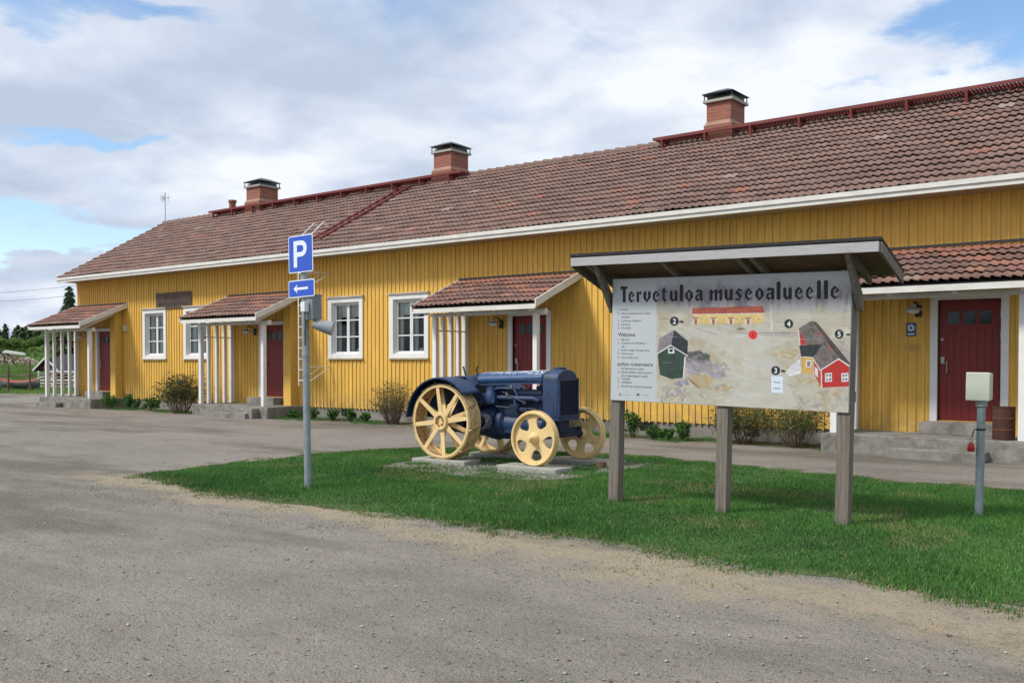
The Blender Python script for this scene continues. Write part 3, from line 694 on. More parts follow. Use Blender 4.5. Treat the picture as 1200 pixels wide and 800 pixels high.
c1 = cu1.build('curtain', M['curtain'], copies[2], fix=False); c2 = cu2.build('curtain', M['curtain'], copies[0], fix=False)
for i, c in enumerate(copies):
    if i in (0, 2): continue
    q = (c2 if i < 2 else c1).copy(); COL.objects.link(q); q.parent = c
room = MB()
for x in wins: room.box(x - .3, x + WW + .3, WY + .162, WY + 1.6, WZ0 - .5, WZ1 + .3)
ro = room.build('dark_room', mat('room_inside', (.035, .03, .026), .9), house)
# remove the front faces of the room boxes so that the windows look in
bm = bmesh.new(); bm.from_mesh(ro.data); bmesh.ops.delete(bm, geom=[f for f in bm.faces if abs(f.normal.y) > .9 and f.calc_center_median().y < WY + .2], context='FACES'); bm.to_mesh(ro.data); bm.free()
thingsill = MB(); thingsill.lathe([(.03, .0), (.05, .05), (.04, .12), (.02, .14)], (.98, .18, .15), n=12); thingsill.build('vase', M['white'], copies[2], smooth=True)
thingsill = MB(); thingsill.lathe([(.05, .0), (.08, .05), (.07, .11), (.01, .14)], (.98, .18, .15), n=12); thingsill.build('vase', M['white'], copies[3], smooth=True)

# porch with door
PW = 3.1; PD = 1.35
def make_porch(sx):
    p = MB()     # beams and rafters under the roof
    p.box(-.12, PW + .04, -1.19, -1.09, 2.60, 2.68)
    p.tube([(PW - .02, -1.14, 2.63), (PW + .1, -1.14, 2.63)], .07, 10)
    for x in (-.06, 1.0, 2.0, PW - .12): p.bar((x, -1.45, 2.665), (x, 0, 3.34), .07, .09)
    o = p.build('porch', M['cream'], house, (sx, WY, 0))
    r0, r1 = (-1.65, 2.80), (0, 3.50)
    b = MB(); roof_base(b, -.2, PW + .18, r0, r1, .06); b.build('porch_roof', M['roofdeck'], o)
    tile_roof('porch_tiles', -.24, PW + .2, (r0[0] - .03, r0[1]), r1, 6, .15, M['tile_porch'], o, seed=11, lift=.052, top=True)
    f = MB(); f.box(-.22, PW + .2, r0[0] - .03, r0[0] - .003, 2.665, 2.765); f.build('porch_fascia', M['cream'], o)
    f = MB()
    for x in (-.255, PW + .205):
        f.prism([(x, r0[0] - .05, 2.70), (x, .0, 3.40), (x, .0, 3.57), (x, r0[0] - .05, 2.86)], (.032, 0, 0))
    f.build('porch_barge', M['cream'], o, bevel=.003, split=True)
    d = MB(); d.box(-.26, PW + .22, -.05, -.025, 3.545, 3.585); d.build('flashing', M['capmetal'], o)
    def post(x, y, w):
        q = MB(); q.box(x - w / 2, x + w / 2, y - w / 2, y + w / 2, .321, 2.60 if y < -1 else 2.60 - .0 + (y + 1.14) * .0 + .35 * (1 + y / 1.14)); return q.build('post', M['white'], o, bevel=.008)
    post(0, -1.14, .115); post(PW - .17, -1.14, .115)
    for y in (-.88, -.60, -.33): post(0, y, .095)
    post(0, -.08, .12)
    rl_ = MB(); rl_.tube([(0.03, -1.1, 2.28), (0.03, -.05, 2.28)], .014, 6); rl_.build('rail', M['greywood'], o)
    pf = MB(); pf.box(-.16, PW + .25, -PD, -.001, -.1, .318); pf.build('platform', M['concrete'], o, bevel=.012)
    st = MB(); st.box(1.2, 2.42, -.42, -.002, .3185, .525); st.build('threshold_step', M['concrete'], o, bevel=.01)
    return o
def front_step(o, a, b_, y=.36):
    st = MB(); st.box(a, b_, -PD - y, -PD - .002, -.1, .15); st.build('step', M['concrete'], o, bevel=.012)
    return o
def make_door(sx):
    l = MB(); l.box(1.405, 2.395, .05, .09, .54, 2.615)
    n_ = 8
    for i in range(n_): a_ = 1.42 + i * .955 / n_; l.box(a_ + .004, a_ + .955 / n_ - .004, .043, .05, .56, 2.12)
    o = l.build('door', M['red_door'], house, (sx, WY, 0), bevel=.002)
    l = MB(); l.box(1.28, 1.40, -.05, .06, .50, 2.73); l.box(2.40, 2.52, -.05, .06, .50, 2.73); l.box(1.40, 2.40, -.05, .06, 2.62, 2.73); l.build('door_frame', M['white'], o, bevel=.004)
    l = MB()
    for i in range(3): a_ = 1.55 + i * .25; l.box(a_, a_ + .19, .038, .052, 2.20, 2.42)
    l.build('pane', split=True, m=mat('door_pane', (.012, .016, .014), .12, .1), parent=o)
    l = MB()
    l.box(1.44, 1.50, .03, .045, 1.52, 1.64); l.box(1.44, 1.48, .03, .045, 1.92, 1.96); l.tube([(1.55, .045, 1.34), (1.55, -.01, 1.36), (1.55, -.01, 1.56), (1.55, .045, 1.58)], .012, 6); l.build('handle', M['brass'], o)
    l = MB()
    for z in (.8, 1.95, 2.3): l.box(2.375, 2.40, .03, .06, z, z + .11)
    l.build('hinge', M['brass'], o, split=True)
    return o
def make_lamp(sx):
    l = MB(); l.box(-.05, .05, -.03, -.001, -.16, .04); l.tube([(0, -.03, -.0), (0, -.12, .08), (0, -.24, .10), (0, -.30, .04)], .014, 8)
    o = l.build('wall_lamp', M['blackiron'], house, (sx, WY - .022, 2.50), smooth=True)
    l = MB(); l.lathe([(.03, .05), (.05, .0), (.16, -.04), (.17, -.055), (.10, -.05), (.09, -.10), (.0, -.12)], (0, -.31, .0), n=20); l.build('lamp_shade', M['lampwhite'], o, smooth=True)
    return o
pp = make_porch(slats[0]); front_step(pp, .1, 1.5, .25) ; dp = make_door(slats[0]); lp = make_lamp(slats[0] + .75)
for i, s_ in enumerate(slats[1:]):
    c = pp.copy(); COL.objects.link(c); c.location = (s_, WY, 0)
    for ch in list(pp.children):
        if ch.name.startswith('step'): continue
        q = ch.copy(); COL.objects.link(q); q.parent = c
    front_step(c, *[(1.55, 2.85), (1.3, 2.55), (1.05, 2.5)][i])
    if i == 0:
        bl = MB(); bl.box(2.35, 3.0, -PD - .25, -PD - .003, -.1, .29); bl.build('side_block', M['concrete'], c, bevel=.03)
    copy_tree(dp, house, (s_, WY, 0)); copy_tree(lp, house, (s_ + 1.08, WY - .022, 2.50))
db = MB()
for s_, t_ in zip(slats[:2], (.16, .10)):
    db.box(s_ + 2.72, s_ + 3.04, WY - .30, WY - .03, t_, 3.32)
db.build('pipe_casing', M['yellow_dull'], house, bevel=.006, split=True)
sl = MB(); sl.box(-30.62, -30.52, WY - .12, WY - .023, 2.60, 2.80); sl.build('outdoor_light', M['lampwhite'], house, bevel=.01)

# ------------------------------------------------------------------ wall signs
t = thing('wall_sign', 'brown wooden plaque with two lines of dark lettering above first two windows', 'sign', (-27.7, WY - .03, 3.28))
q = MB(); q.box(-1.0, 1.0, -.03, .0, 0, .52); pn = q.build('board', M['plaque'], t, bevel=.006)
add_text('lettering', 'ISO TALO', .17, M['plaquetext'], t, (-.08, -.031, .30), align='CENTER', bold=.004, sx=1.1)
add_text('lettering', 'MUSEOALUEEN TALO', .16, M['plaquetext'], t, (0, -.031, .09), align='CENTER', bold=.004, sx=1.06)
t = thing('notice_plate', 'small blue enamel notice plate beside the nearest red door', 'sign', (-4.86, WY - .024, 2.0))
q = MB(); q.box(-.085, .085, -.012, 0, 0, .24); pn = q.build('plate', mat('plate_blue', (.05, .10, .20), .35), t, bevel=.006)
q = MB(); q.lathe([(.055, -.0135), (.055, -.0145), (0, -.0145)], (0, 0, .15), axis='y', n=18); q.box(-.055, .055, -.0145, -.0125, .03, .05); q.build('emblem', M['signwhite'], t)
q = MB(); q.lathe([(.03, -.0147), (.03, -.0155), (0, -.0155)], (0, 0, .15), axis='y', n=14); q.build('emblem_centre', mat('plate_blue_b', (.05, .10, .20), .35), t)
q = MB(); q.box(-.11, .11, -.008, 0, -.24, -.14); t2 = q.build('small_label', mat('yellow_label', (.5, .30, .07), .6), None, (-4.86, WY - .024, 2.0)); tag(t2, 'small pale yellow label fixed below the blue notice plate', 'label')
# ------------------------------------------------------------------ barrel on the right platform
t = thing('barrel', 'rusty brown cylindrical bin on the porch platform by the nearest door', 'bin', (-3.2, 16.75, .318))
q = MB(); q.lathe([(0, 0), (.16, 0), (.165, .01), (.165, .5), (.172, .505), (.172, .525), (.155, .525), (.15, .05), (0, .05)], (0, 0, 0), n=28); q.build('body', M['bin'], t, smooth=True)
q = MB()
for z in (.16, .34): q.lathe([(.166, z - .012), (.172, z), (.166, z + .012)], (0, 0, 0), n=28)
q.build('hoop', M['rust'], t, smooth=True, split=True)

# ------------------------------------------------------------------ parking sign on pole
pb = gnd(361, 573)
t = thing('parking_sign', 'blue parking sign with arrow plate on a leaning galvanised pole', 'sign', (pb.x, pb.y, 0), (0, R(-1.15), 0))
q = MB(); q.tube([(0, 0, -.1), (0, 0, 3.08)], .044, 18); q.lathe([(.0455, 1.6), (.048, 1.61), (.048, 1.66), (.0455, 1.67)], (0, 0, 0), n=18); q.build('pole', M['galv'], t, smooth=True)
def rrect(x0, x1, z0, z1, r, n=5):
    pts = []
    for cx, cz, a0 in ((x1 - r, z0 + r, -90), (x1 - r, z1 - r, 0), (x0 + r, z1 - r, 90), (x0 + r, z0 + r, 180)):
        for i in range(n + 1):
            a_ = R(a0 + 90 * i / n); pts.append((cx + r * math.cos(a_), cz + r * math.sin(a_)))
    return pts
def plate(mb, pts, y, d=.002): mb.prism([(p[0], y, p[1]) for p in pts], (0, -d, 0))
XO = -.235
def sign_plate(name, x0, x1, z0, z1):
    q = MB(); plate(q, rrect(x0, x1, z0, z1, .022), -.060, .003); o = q.build(name, M['signwhite'], t)
    q = MB(); plate(q, rrect(x0 + .012, x1 - .012, z0 + .012, z1 - .012, .016), -.0635, .0015); q.build('blue_face', M['signblue'], o)
    q = MB()
    for z in (z0 + .08, z1 - .08): q.box(x0 + .12, x0 + .30, -.058, -.046, z - .015, z + .015); q.lathe([(.05, z - .015), (.052, z + .015)], (0, 0, 0), n=16)
    q.build('clamp', M['galv'], o)
    return o
o = sign_plate('parking_plate', -.215, .235, 2.635, 3.085)
def Pshape():
    pts = [(-.115, 2.70), (-.115, 3.02), (.03, 3.02)]
    for i in range(9): a_ = R(90 - 180 * i / 8); pts.append((.03 + .10 * math.cos(a_), 2.923 + .097 * math.sin(a_)))
    pts += [(-.052, 2.826), (-.052, 2.70)]
    inner = [(-.052, 2.965)] + [(.025 + .045 * math.cos(R(90 - 180 * i / 6)), 2.923 + .042 * math.sin(R(90 - 180 * i / 6))) for i in range(7)] + [(-.052, 2.881)]
    return pts, inner
po, pi_ = Pshape()
me = plate_holes(po, [pi_], .0006); me.materials.clear(); me.materials.append(M['signwhite'])
q = bpy.data.objects.new('letter_p', me); COL.objects.link(q); q.parent = o; q.location = (0, -.0662, 0); q.rotation_euler = (PI / 2, 0, 0)
o = sign_plate('arrow_plate', -.225, .255, 2.335, 2.545)
q = MB(); plate(q, [(-.13, 2.44), (-.055, 2.495), (-.068, 2.455), (.14, 2.455), (.14, 2.425), (-.068, 2.425), (-.055, 2.385)], -.0655, .001); q.build('arrow', M['signwhite'], o)
q = MB(); q.box(.05, .13, -.115, -.045, 2.15, 2.27); q.build('junction_box', M['white'], t, bevel=.008)
q = MB(); q.tube([(.09, -.08, 2.15), (.085, -.07, 2.0), (.05, -.05, 1.9), (.048, -.045, 1.75)], .008, 6); q.build('cable', M['blackiron'], t, smooth=True)
q = MB(); q.box(.05, .185, -.04, .11, 2.06, 2.36); q.box(.045, .19, -.045, .115, 2.345, 2.365); q.box(.0, .1, -.015, .015, 2.1, 2.14); q.box(.0, .1, -.015, .015, 2.28, 2.32); q.build('control_cabinet', M['greybox'], t, bevel=.008)
q = MB(); a_ = Vector((.15, .03, 2.00)); b_ = Vector((.40, .24, 1.92)); d = (b_ - a_).normalized()
q.tube([a_ - d * .03, a_ - d * .028, a_, a_ + d * .10, a_ + d * .20, a_ + d * .215], [.02, .045, .055, .072, .088, .09], 20)
o = q.build('floodlight', M['lampgrey'], t, smooth=True)
q = MB(); q.tube([a_ + d * .214, a_ + d * .219], [.085, .08], 20); q.build('lens', mat('lens_glass', (.35, .38, .4), .15), o)
q = MB(); q.tube([(.15, .03, 2.07), (.15, .03, 1.98)], .018, 8); q.build('bracket', M['blackiron'], o)

# ------------------------------------------------------------------ meter post, right
pb = gnd(1147, 606)
t = thing('utility_post', 'ivory meter box on a short grey steel post at lawn edge', 'utility box', (pb.x, pb.y, 0), (0, R(.8), 0))
q = MB(); q.tube([(0, 0, -.1), (0, 0, 1.18)], .04, 18); q.lathe([(.041, 1.10), (.055, 1.11), (.055, 1.17)], (0, 0, 0), n=18); q.build('post', M['galv'], t, smooth=True)
q = MB(); q.box(-.125, .085, -.08, .08, 1.17, 1.44); o = q.build('box', M['box_ivory'], t, bevel=.012)
q = MB(); q.box(-.13, .09, -.088, -.07, 1.165, 1.447); q.build('lid', M['box_ivory'], o, bevel=.012)
q = MB(); q.lathe([(.043, .87), (.046, .88), (.043, .89)], (0, 0, 0), n=16); q.tube([(-.02, -.045, .885), (-.05, -.05, .88), (-.07, -.05, .80)], .006, 6); q.build('strap', M['blackiron'], t)
t2 = thing('safety_padlock', 'red padlock hanging from black strap on the grey steel post', 'padlock', (pb.x - .065, pb.y - .055, .66))
q = MB(); q.lathe([(0, 0), (.028, .0), (.036, .02), (.032, .06), (.016, .085), (.01, .09)], (0, 0, .0), n=14); q.build('body', M['redplastic'], t2, smooth=True)
q = MB(); q.tube([(-.012, 0, .085), (-.012, 0, .125), (0, 0, .14), (.012, 0, .125), (.012, 0, .085)], .004, 6); q.build('shackle', mat('grey_shackle', (.3, .3, .3), .4), t2)

# ------------------------------------------------------------------ information board
BC = Vector((-4.35, 9.0, 0)); BT = R(1.25)
t = thing('information_board', 'wooden roofed information board reading Tervetuloa museoalueelle with painted map', 'sign', tuple(BC), (0, BT, 0))
RB = Matrix.Translation(BC) @ Matrix.Rotation(BT, 4, 'Y'); RBI = RB.inverted()
PY = -.085
def bp(px, py):               # where the sight line through a board mark meets the panel, in board coordinates
    o_ = RBI @ Vector((0, 0, EYE)); d_ = RBI.to_3x3() @ ray(px, py); k = (PY - o_.y) / d_.y; p = o_ + d_ * k; return p.x, p.z
for x in (-1.245, .035, 1.265):
    q = MB(); q.box(x - .062, x + .062, -.06, .06, -.3, 2.44 if abs(x) > .1 else 2.40); q.build('post', M['greywood'], t, bevel=.006)
PX0, PX1, PZ0, PZ1 = -1.285, 1.315, 1.105, 2.425
q = MB(); q.box(PX0, PX1, PY + .002, -.061, PZ0, PZ1); panel = q.build('panel', M['panelwhite'], t, bevel=.002)
# rails behind panel
q = MB(); q.box(-1.3, 1.32, .061, .10, 2.28, 2.38); q.box(-1.3, 1.32, .061, .10, 1.2, 1.3); q.build('cross_rail', M['greywood'], t, split=True)
# small roof: falls to the back
RY0, RY1, RZ0, RZ1 = -.42, .24, 2.645, 2.415; RXa, RXb = -1.62, 1.68
def rz(y): return RZ0 + (y - RY0) / (RY1 - RY0) * (RZ1 - RZ0)
q = MB(); q.prism([(RXa, RY0 - .02, rz(RY0 - .02)), (RXa, RY1 + .02, rz(RY1 + .02)), (RXa, RY1 + .02, rz(RY1 + .02) + .034), (RXa, RY0 - .02, rz(RY0 - .02) + .034)], (RXb - RXa, 0, 0)); rfo = q.build('roof', M['felt'], t, bevel=.006)
q = MB(); q.prism([(RXa + .03, RY0, RZ0 - .022), (RXa + .03, RY1, RZ1 - .022), (RXa + .03, RY1, RZ1 - .001), (RXa + .03, RY0, RZ0 - .001)], (RXb - RXa - .06, 0, 0)); q.build('roof_boards', M['brownwood'], rfo)
q = MB(); q.box(RXa + .02, RXb - .02, RY0 - .026, RY0 - .001, RZ0 - .095, RZ0 - .006); q.build('front_fascia', M['greywood_pale'], rfo, bevel=.003)
q = MB()
for x in (RXa + .0, RXb - .025): q.prism([(x, RY0 + .0, RZ0 - .10), (x, RY1, RZ1 - .10), (x, RY1, RZ1 - .004), (x, RY0 + .0, RZ0 - .004)], (.025, 0, 0))
q.build('side_fascia', M['greywood'], rfo, split=True)
q = MB()
for x in (-1.45, -.55, .28, .42, 1.35): q.prism([(x, RY0 + .02, RZ0 - .09), (x, RY1, RZ1 - .09), (x, RY1, RZ1 - .024), (x, RY0 + .02, RZ0 - .024)], (.045, 0, 0))
q.build('rafter', M['greywood'], rfo, split=True)
for x in (-1.34, 1.36):
    q = MB(); q.prism([(x - .025, -.01, 2.06), (x - .025, .05, 2.06), (x - .025, .05, 2.18), (x - .025, -.30, 2.535), (x - .025, -.385, 2.56)], (.05, 0, 0)); q.build('brace', M['greywood'], t, bevel=.004)
# painted picture: a watercolour map brushed into a fine colour grid on the panel
CX, CY, CWp, CHp, CS_ = 712, 312, 296, 180, 4
cvs = np.zeros((CHp * CS_, CWp * CS_, 3)); gy_, gx_ = np.mgrid[0:CHp * CS_, 0:CWp * CS_]; gx_ = gx_ / CS_ + CX; gy_ = gy_ / CS_ + CY
def fnoise(sx, sy, seed, oct=3):
    o_ = 0; amp = 1; tot = 0; P_ = np.column_stack([gx_.ravel() * sx, gy_.ravel() * sy])
    for k in range(oct): o_ = o_ + amp * vnoise(P_ * 2 ** k, 1.0, seed + k); tot += amp; amp *= .55
    return (o_ / tot).reshape(gx_.shape)
def lerp3(a_, b_, f): return a_ + (np.asarray(b_) - a_) * f[..., None]
n1, n2, n3, n4 = fnoise(.09, .05, 50), fnoise(.035, .10, 60, 4), fnoise(.3, .3, 70), fnoise(.11, .02, 80)
cvs[:] = (.41, .39, .315)
cvs = lerp3(cvs, (.47, .465, .40), np.clip((n2 - .42) * 3.2, 0, 1)); cvs = lerp3(cvs, (.37, .31, .20), np.clip((n1 - .52) * 4, 0, .7))
up = np.clip((368 - gy_ + 8 * (n1 - .5)) / 5, 0, 1)
wood = lerp3(np.zeros_like(cvs) + (.36, .36, .38), (.20, .185, .24), np.clip((n4 - .42) * 4, 0, 1)); wood = lerp3(wood, (.38, .37, .29), np.clip((n1 - .5) * 4, 0, 1) * np.clip((gy_ - 340) / 20, 0, 1)); wood = lerp3(wood, (.46, .48, .51), np.clip((338 - gy_ + 22 * (n4 - .5)) / 9, 0, 1))
cvs = cvs + (wood - cvs) * up[..., None]
C = dict(haze=(.43, .45, .49), lilac=(.31, .29, .36), mauve=(.29, .26, .26), greypurple=(.19, .17, .21), palegreen=(.38, .385, .31), palebeige=(.46, .44, .365), pale=(.51, .515, .48), ochre=(.40, .30, .14), brown=(.16, .10, .07),
         darkgreen=(.075, .09, .07), white=(.66, .68, .70), roofred=(.36, .085, .05), wallyellow=(.60, .46, .18), greenhouse=(.025, .052, .036), blackroof=(.022, .027, .032), redhouse=(.40, .022, .018), roofbrown=(.135, .115, .105),
         roofdark=(.07, .055, .05), orangewall=(.52, .33, .09), black=(.012, .012, .014), dotred=(.62, .035, .03), paper=(.62, .68, .74), blue=(.27, .31, .39), ink=(.05, .05, .07))
def pfill(pts, c, alpha=1.0, tex=.10):
    pts = np.array(pts, float); x0, y0 = pts.min(0) - .5; x1, y1 = pts.max(0) + .5
    i0, i1 = max(0, int((x0 - CX) * CS_)), min(CWp * CS_, int((x1 - CX) * CS_) + 1); j0, j1 = max(0, int((y0 - CY) * CS_)), min(CHp * CS_, int((y1 - CY) * CS_) + 1)
    if i1 <= i0 or j1 <= j0: return
    X = gx_[j0:j1, i0:i1]; Y = gy_[j0:j1, i0:i1]; m_ = inside(np.column_stack([X.ravel(), Y.ravel()]), pts).reshape(X.shape) * alpha
    col = np.array(C[c])[None, None] * (1 + tex * 4 * (n3[j0:j1, i0:i1] - .5))[..., None]
    cvs[j0:j1, i0:i1] += (col - cvs[j0:j1, i0:i1]) * m_[..., None]
def dab(x, y, L_, w, ang, c, alpha=.7):
    R_ = max(L_, w) / 2 + .5; i0, i1 = max(0, int((x - R_ - CX) * CS_)), min(CWp * CS_, int((x + R_ - CX) * CS_) + 1); j0, j1 = max(0, int((y - R_ - CY) * CS_)), min(CHp * CS_, int((y + R_ - CY) * CS_) + 1)
    if i1 <= i0 or j1 <= j0: return
    X = gx_[j0:j1, i0:i1] - x; Y = gy_[j0:j1, i0:i1] - y; ca, sa = math.cos(ang), math.sin(ang); u_ = (X * ca + Y * sa) / (L_ / 2); v_ = (-X * sa + Y * ca) / (w / 2)
    m_ = np.clip((1.05 - np.sqrt(u_ * u_ + v_ * v_) + .5 * (n3[j0:j1, i0:i1] - .5)) / .45, 0, 1) * alpha
    cvs[j0:j1, i0:i1] += (np.array(C[c]) - cvs[j0:j1, i0:i1]) * m_[..., None]
def stroke(a_, b_, w, c, alpha=1.0):
    dx, dy = b_[0] - a_[0], b_[1] - a_[1]; L = math.hypot(dx, dy) or 1; nx, ny = -dy / L * w / 2, dx / L * w / 2
    pfill([(a_[0] + nx, a_[1] + ny), (b_[0] + nx, b_[1] + ny), (b_[0] - nx, b_[1] - ny), (a_[0] - nx, a_[1] - ny)], c, alpha)
def dabs(n, x0, x1, y0, y1, L0, L1, w0, w1, a0, a1, cs, alpha=.5):
    for _ in range(n): dab(r.uniform(x0, x1), r.uniform(y0, y1), r.uniform(L0, L1), r.uniform(w0, w1), r.uniform(a0, a1), r.choice(cs), alpha)
def patch(cx, cy, rx, ry, cs, n=40, ang=.2, alpha=.8, big=1.15):
    for _ in range(n):
        a_ = r.uniform(0, 2 * PI); q_ = math.sqrt(r.random()); dab(cx + rx * q_ * math.cos(a_), cy + ry * q_ * math.sin(a_), r.uniform(4, 9) * big, r.uniform(2, 4.5) * big, ang + r.uniform(-.6, .6), r.choice(cs), alpha)
def zz(ox, oy, sc, pts): return [(ox + x / sc, oy + y / sc) for x, y in pts]
Q = lambda p: zz(703, 305, 3.785, p)
r = random.Random(5)
dabs(70, 773, 997, 336, 360, 8, 20, 2, 5, 1.35, 1.8, ['lilac', 'haze', 'lilac', 'mauve', 'greypurple'], .45)
dabs(60, 773, 997, 346, 366, 5, 14, 1, 3, 1.3, 1.85, ['palegreen', 'palegreen', 'mauve', 'lilac'], .4)
for x, y, h_ in ((795, 350, 24), (808, 352, 20), (832, 350, 16), (868, 352, 14), (925, 350, 18), (940, 348, 16), (800, 345, 26), (843, 338, 18), (848, 340, 16), (818, 345, 20), (780, 348, 22), (985, 345, 16), (992, 350, 20), (957, 352, 18), (905, 350, 18)): dab(x, y, h_, 6, PI / 2, 'greypurple', .6)
dabs(26, 773, 997, 330, 366, 6, 14, .5, .9, 1.4, 1.75, ['pale', 'greypurple', 'ochre'], .4)
dabs(60, 773, 998, 368, 384, 10, 26, 1.5, 3.5, -.08, .12, ['palegreen', 'palebeige', 'mauve', 'palebeige'], .4)
pfill(Q([(268, 285), (330, 285), (420, 330), (560, 400), (640, 470), (640, 540), (560, 610), (560, 640), (800, 665), (880, 640), (840, 560), (800, 480), (720, 400), (880, 345), (1000, 340), (1130, 300), (1130, 340), (960, 350), (700, 335), (460, 300)]), 'pale', .45, .05)
dabs(60, 780, 900, 382, 400, 12, 34, 1, 3, .1, .5, ['pale', 'palebeige', 'haze'], .45); dabs(60, 840, 930, 400, 470, 14, 34, 1, 4, .2, 1.0, ['pale', 'palebeige', 'palegreen', 'haze', 'palebeige'], .4); dabs(40, 835, 900, 440, 478, 12, 30, 1.5, 4, -.3, .2, ['pale', 'palebeige', 'palegreen'], .45)
for a_, b_, w, c in (((700, 322), (880, 322), 2.2, 'greypurple'), ((560, 318), (680, 326), 1.6, 'lilac'), ((420, 300), (520, 330), 2.2, 'lilac'), ((720, 330), (990, 336), 1.8, 'blue'), ((600, 335), (700, 330), 2.5, 'pale'), ((560, 345), (640, 338), 2, 'pale'), ((880, 315), (1000, 305), 1.4, 'mauve')):
    (x0_, y0_), (x1_, y1_) = Q([a_, b_]); 
    for k in range(9): f = (k + .5) / 9; dab(x0_ + (x1_ - x0_) * f, y0_ + (y1_ - y0_) * f, abs(x1_ - x0_) / 4, w * r.uniform(.7, 1.3), math.atan2(y1_ - y0_, x1_ - x0_), c, .5)
stroke(*Q([(262, 258), (330, 262)]), .7, 'ink', .6); stroke(*Q([(280, 250), (300, 262)]), .5, 'ink', .6); stroke(*Q([(735, 262), (1000, 262)]), .35, 'mauve', .8); stroke(*Q([(1000, 285), (1130, 270)]), .4, 'mauve', .6)
# yellow long house
Z = lambda p: zz(790, 340, 8, p)
pfill(Z([(185, 225), (840, 215), (836, 308), (188, 316)]), 'wallyellow'); pfill(Z([(168, 168), (832, 148), (852, 212), (168, 224)]), 'roofred', 1, .2); stroke(*Z([(168, 228), (852, 217)]), .7, 'white', .9); stroke(*Z([(166, 165), (166, 228)]), .5, 'white'); stroke(*Z([(250, 163), (410, 158)]), .6, 'ink', .7); stroke(*Z([(560, 154), (720, 149)]), .6, 'ink', .7)
pfill(Z([(188, 300), (836, 292), (836, 312), (188, 320)]), 'ochre', .35)
for x in (175, 342, 505, 668):
    pfill(Z([(x, 268), (x + 50, 266), (x + 50, 322), (x, 324)]), 'palebeige', .85); pfill(Z([(x + 16, 272), (x + 38, 271), (x + 38, 318), (x + 16, 319)]), 'roofred', 1); pfill(Z([(x - 4, 258), (x + 50, 254), (x + 56, 264), (x - 2, 269)]), 'brown', .9); stroke(*Z([(x + 2, 268), (x + 2, 322)]), .5, 'white'); stroke(*Z([(x + 50, 266), (x + 50, 322)]), .5, 'white')
for x in (255, 305, 425, 465, 588, 632, 742, 790): pfill(Z([(x, 264), (x + 9, 264), (x + 9, 282), (x, 282)]), 'greypurple', .8)
dab(868, 385.4, 11, 3.4, 0, 'darkgreen', .8); dab(864, 386, 3.2, 3.2, 0, 'mauve', .8); dab(873, 386, 2.6, 2.6, 0, 'mauve', .8); stroke((903, 358), (904, 388), .6, 'white'); stroke((904, 388), (906, 376), .5, 'white')
# green shed and bushes
Z = lambda p: zz(770, 385, 8.89, p)
patch(816, 418, 13, 6, ['darkgreen', 'greypurple', 'darkgreen'], 90); patch(820, 426, 14, 8, ['greypurple', 'mauve', 'greypurple'], 90); patch(836, 431, 16, 8, ['mauve', 'lilac', 'mauve'], 60, .1); patch(847, 436, 9, 6, ['mauve', 'palebeige', 'lilac'], 30, -.5); patch(812, 431, 9, 7, ['mauve', 'lilac'], 24); patch(842, 440, 8, 3.5, ['greypurple', 'lilac'], 16, -.7, .5); patch(824, 419, 7, 3, ['darkgreen'], 10)
patch(822, 446, 12, 7, ['ochre', 'ochre', 'palegreen'], 40, .6); patch(846, 455, 16, 4, ['palebeige', 'ochre', 'palebeige', 'mauve'], 30, 0); patch(790, 460, 18, 8, ['palebeige', 'mauve', 'palebeige', 'ochre', 'lilac'], 60, -.7); dab(812, 448, 24, 2.6, .72, 'darkgreen', .7); dab(820, 439, 9, 1.1, .8, 'brown', .8); patch(799, 449, 7, 3, ['greypurple', 'lilac'], 14, .8)
pfill(Z([(180, 12), (20, 105), (5, 250), (145, 168)]), 'greypurple', .9, .2); pfill(Z([(180, 12), (322, 130), (316, 290), (145, 168)]), 'blackroof', 1, .3); dabs(12, 795, 803, 392, 410, 4, 9, .6, 1.4, .8, 1.0, ['darkgreen'], .35)
pfill(Z([(5, 265), (145, 175), (300, 280), (272, 512), (150, 525), (30, 480)]), 'greenhouse', 1, .2)
stroke(*Z([(0, 262), (145, 174)]), 1.1, 'white', .95); stroke(*Z([(140, 172), (322, 286)]), 1.1, 'white', .95); stroke(*Z([(292, 290), (275, 512)]), 1.5, 'white', .9)
pfill(Z([(115, 205), (180, 205), (180, 257), (115, 257)]), 'white'); pfill(Z([(128, 215), (163, 215), (163, 243), (128, 243)]), 'black'); stroke(*Z([(60, 352), (150, 356)]), .3, 'mauve')
# red house
patch(929, 430, 14, 9, ['ochre', 'palebeige', 'ochre', 'palegreen'], 40, .1, .75, 1.3); patch(922, 414, 15, 6, ['ochre', 'palebeige', 'ochre', 'palebeige'], 34, .1, .75, 1.2); patch(990, 408, 9, 12, ['mauve', 'palegreen', 'mauve'], 30, .3, .5, 1.3); patch(986, 389, 13, 6, ['palebeige', 'pale', 'palebeige'], 20, 0, .6, 1.3); dab(921, 423, 9, .8, 0, 'greypurple', .7); dab(927, 452, 14, 1, .4, 'brown', .6); patch(950, 448, 14, 6, ['palegreen', 'ochre', 'palebeige'], 24)
Z = lambda p: zz(860, 310, 4.444, p)
pfill(Z([(272, 562), (300, 520), (345, 490), (350, 565), (290, 580)]), 'white', .85)
for k_ in range(7): stroke(*Z([(285 + 9 * k_, 575 - 4 * k_), (300 + 8 * k_, 515 - 3 * k_)]), .4, 'greypurple', .8)
pfill(Z([(335, 335), (340, 345), (345, 420), (380, 415)]), 'redhouse')
pfill(Z([(335, 333), (402, 293), (545, 488), (452, 548), (415, 488)]), 'roofbrown', 1, .3); pfill(Z([(402, 293), (432, 300), (628, 540), (545, 488)]), 'roofdark', 1, .3); stroke(*Z([(402, 293), (545, 488)]), .5, 'palegreen', .5)
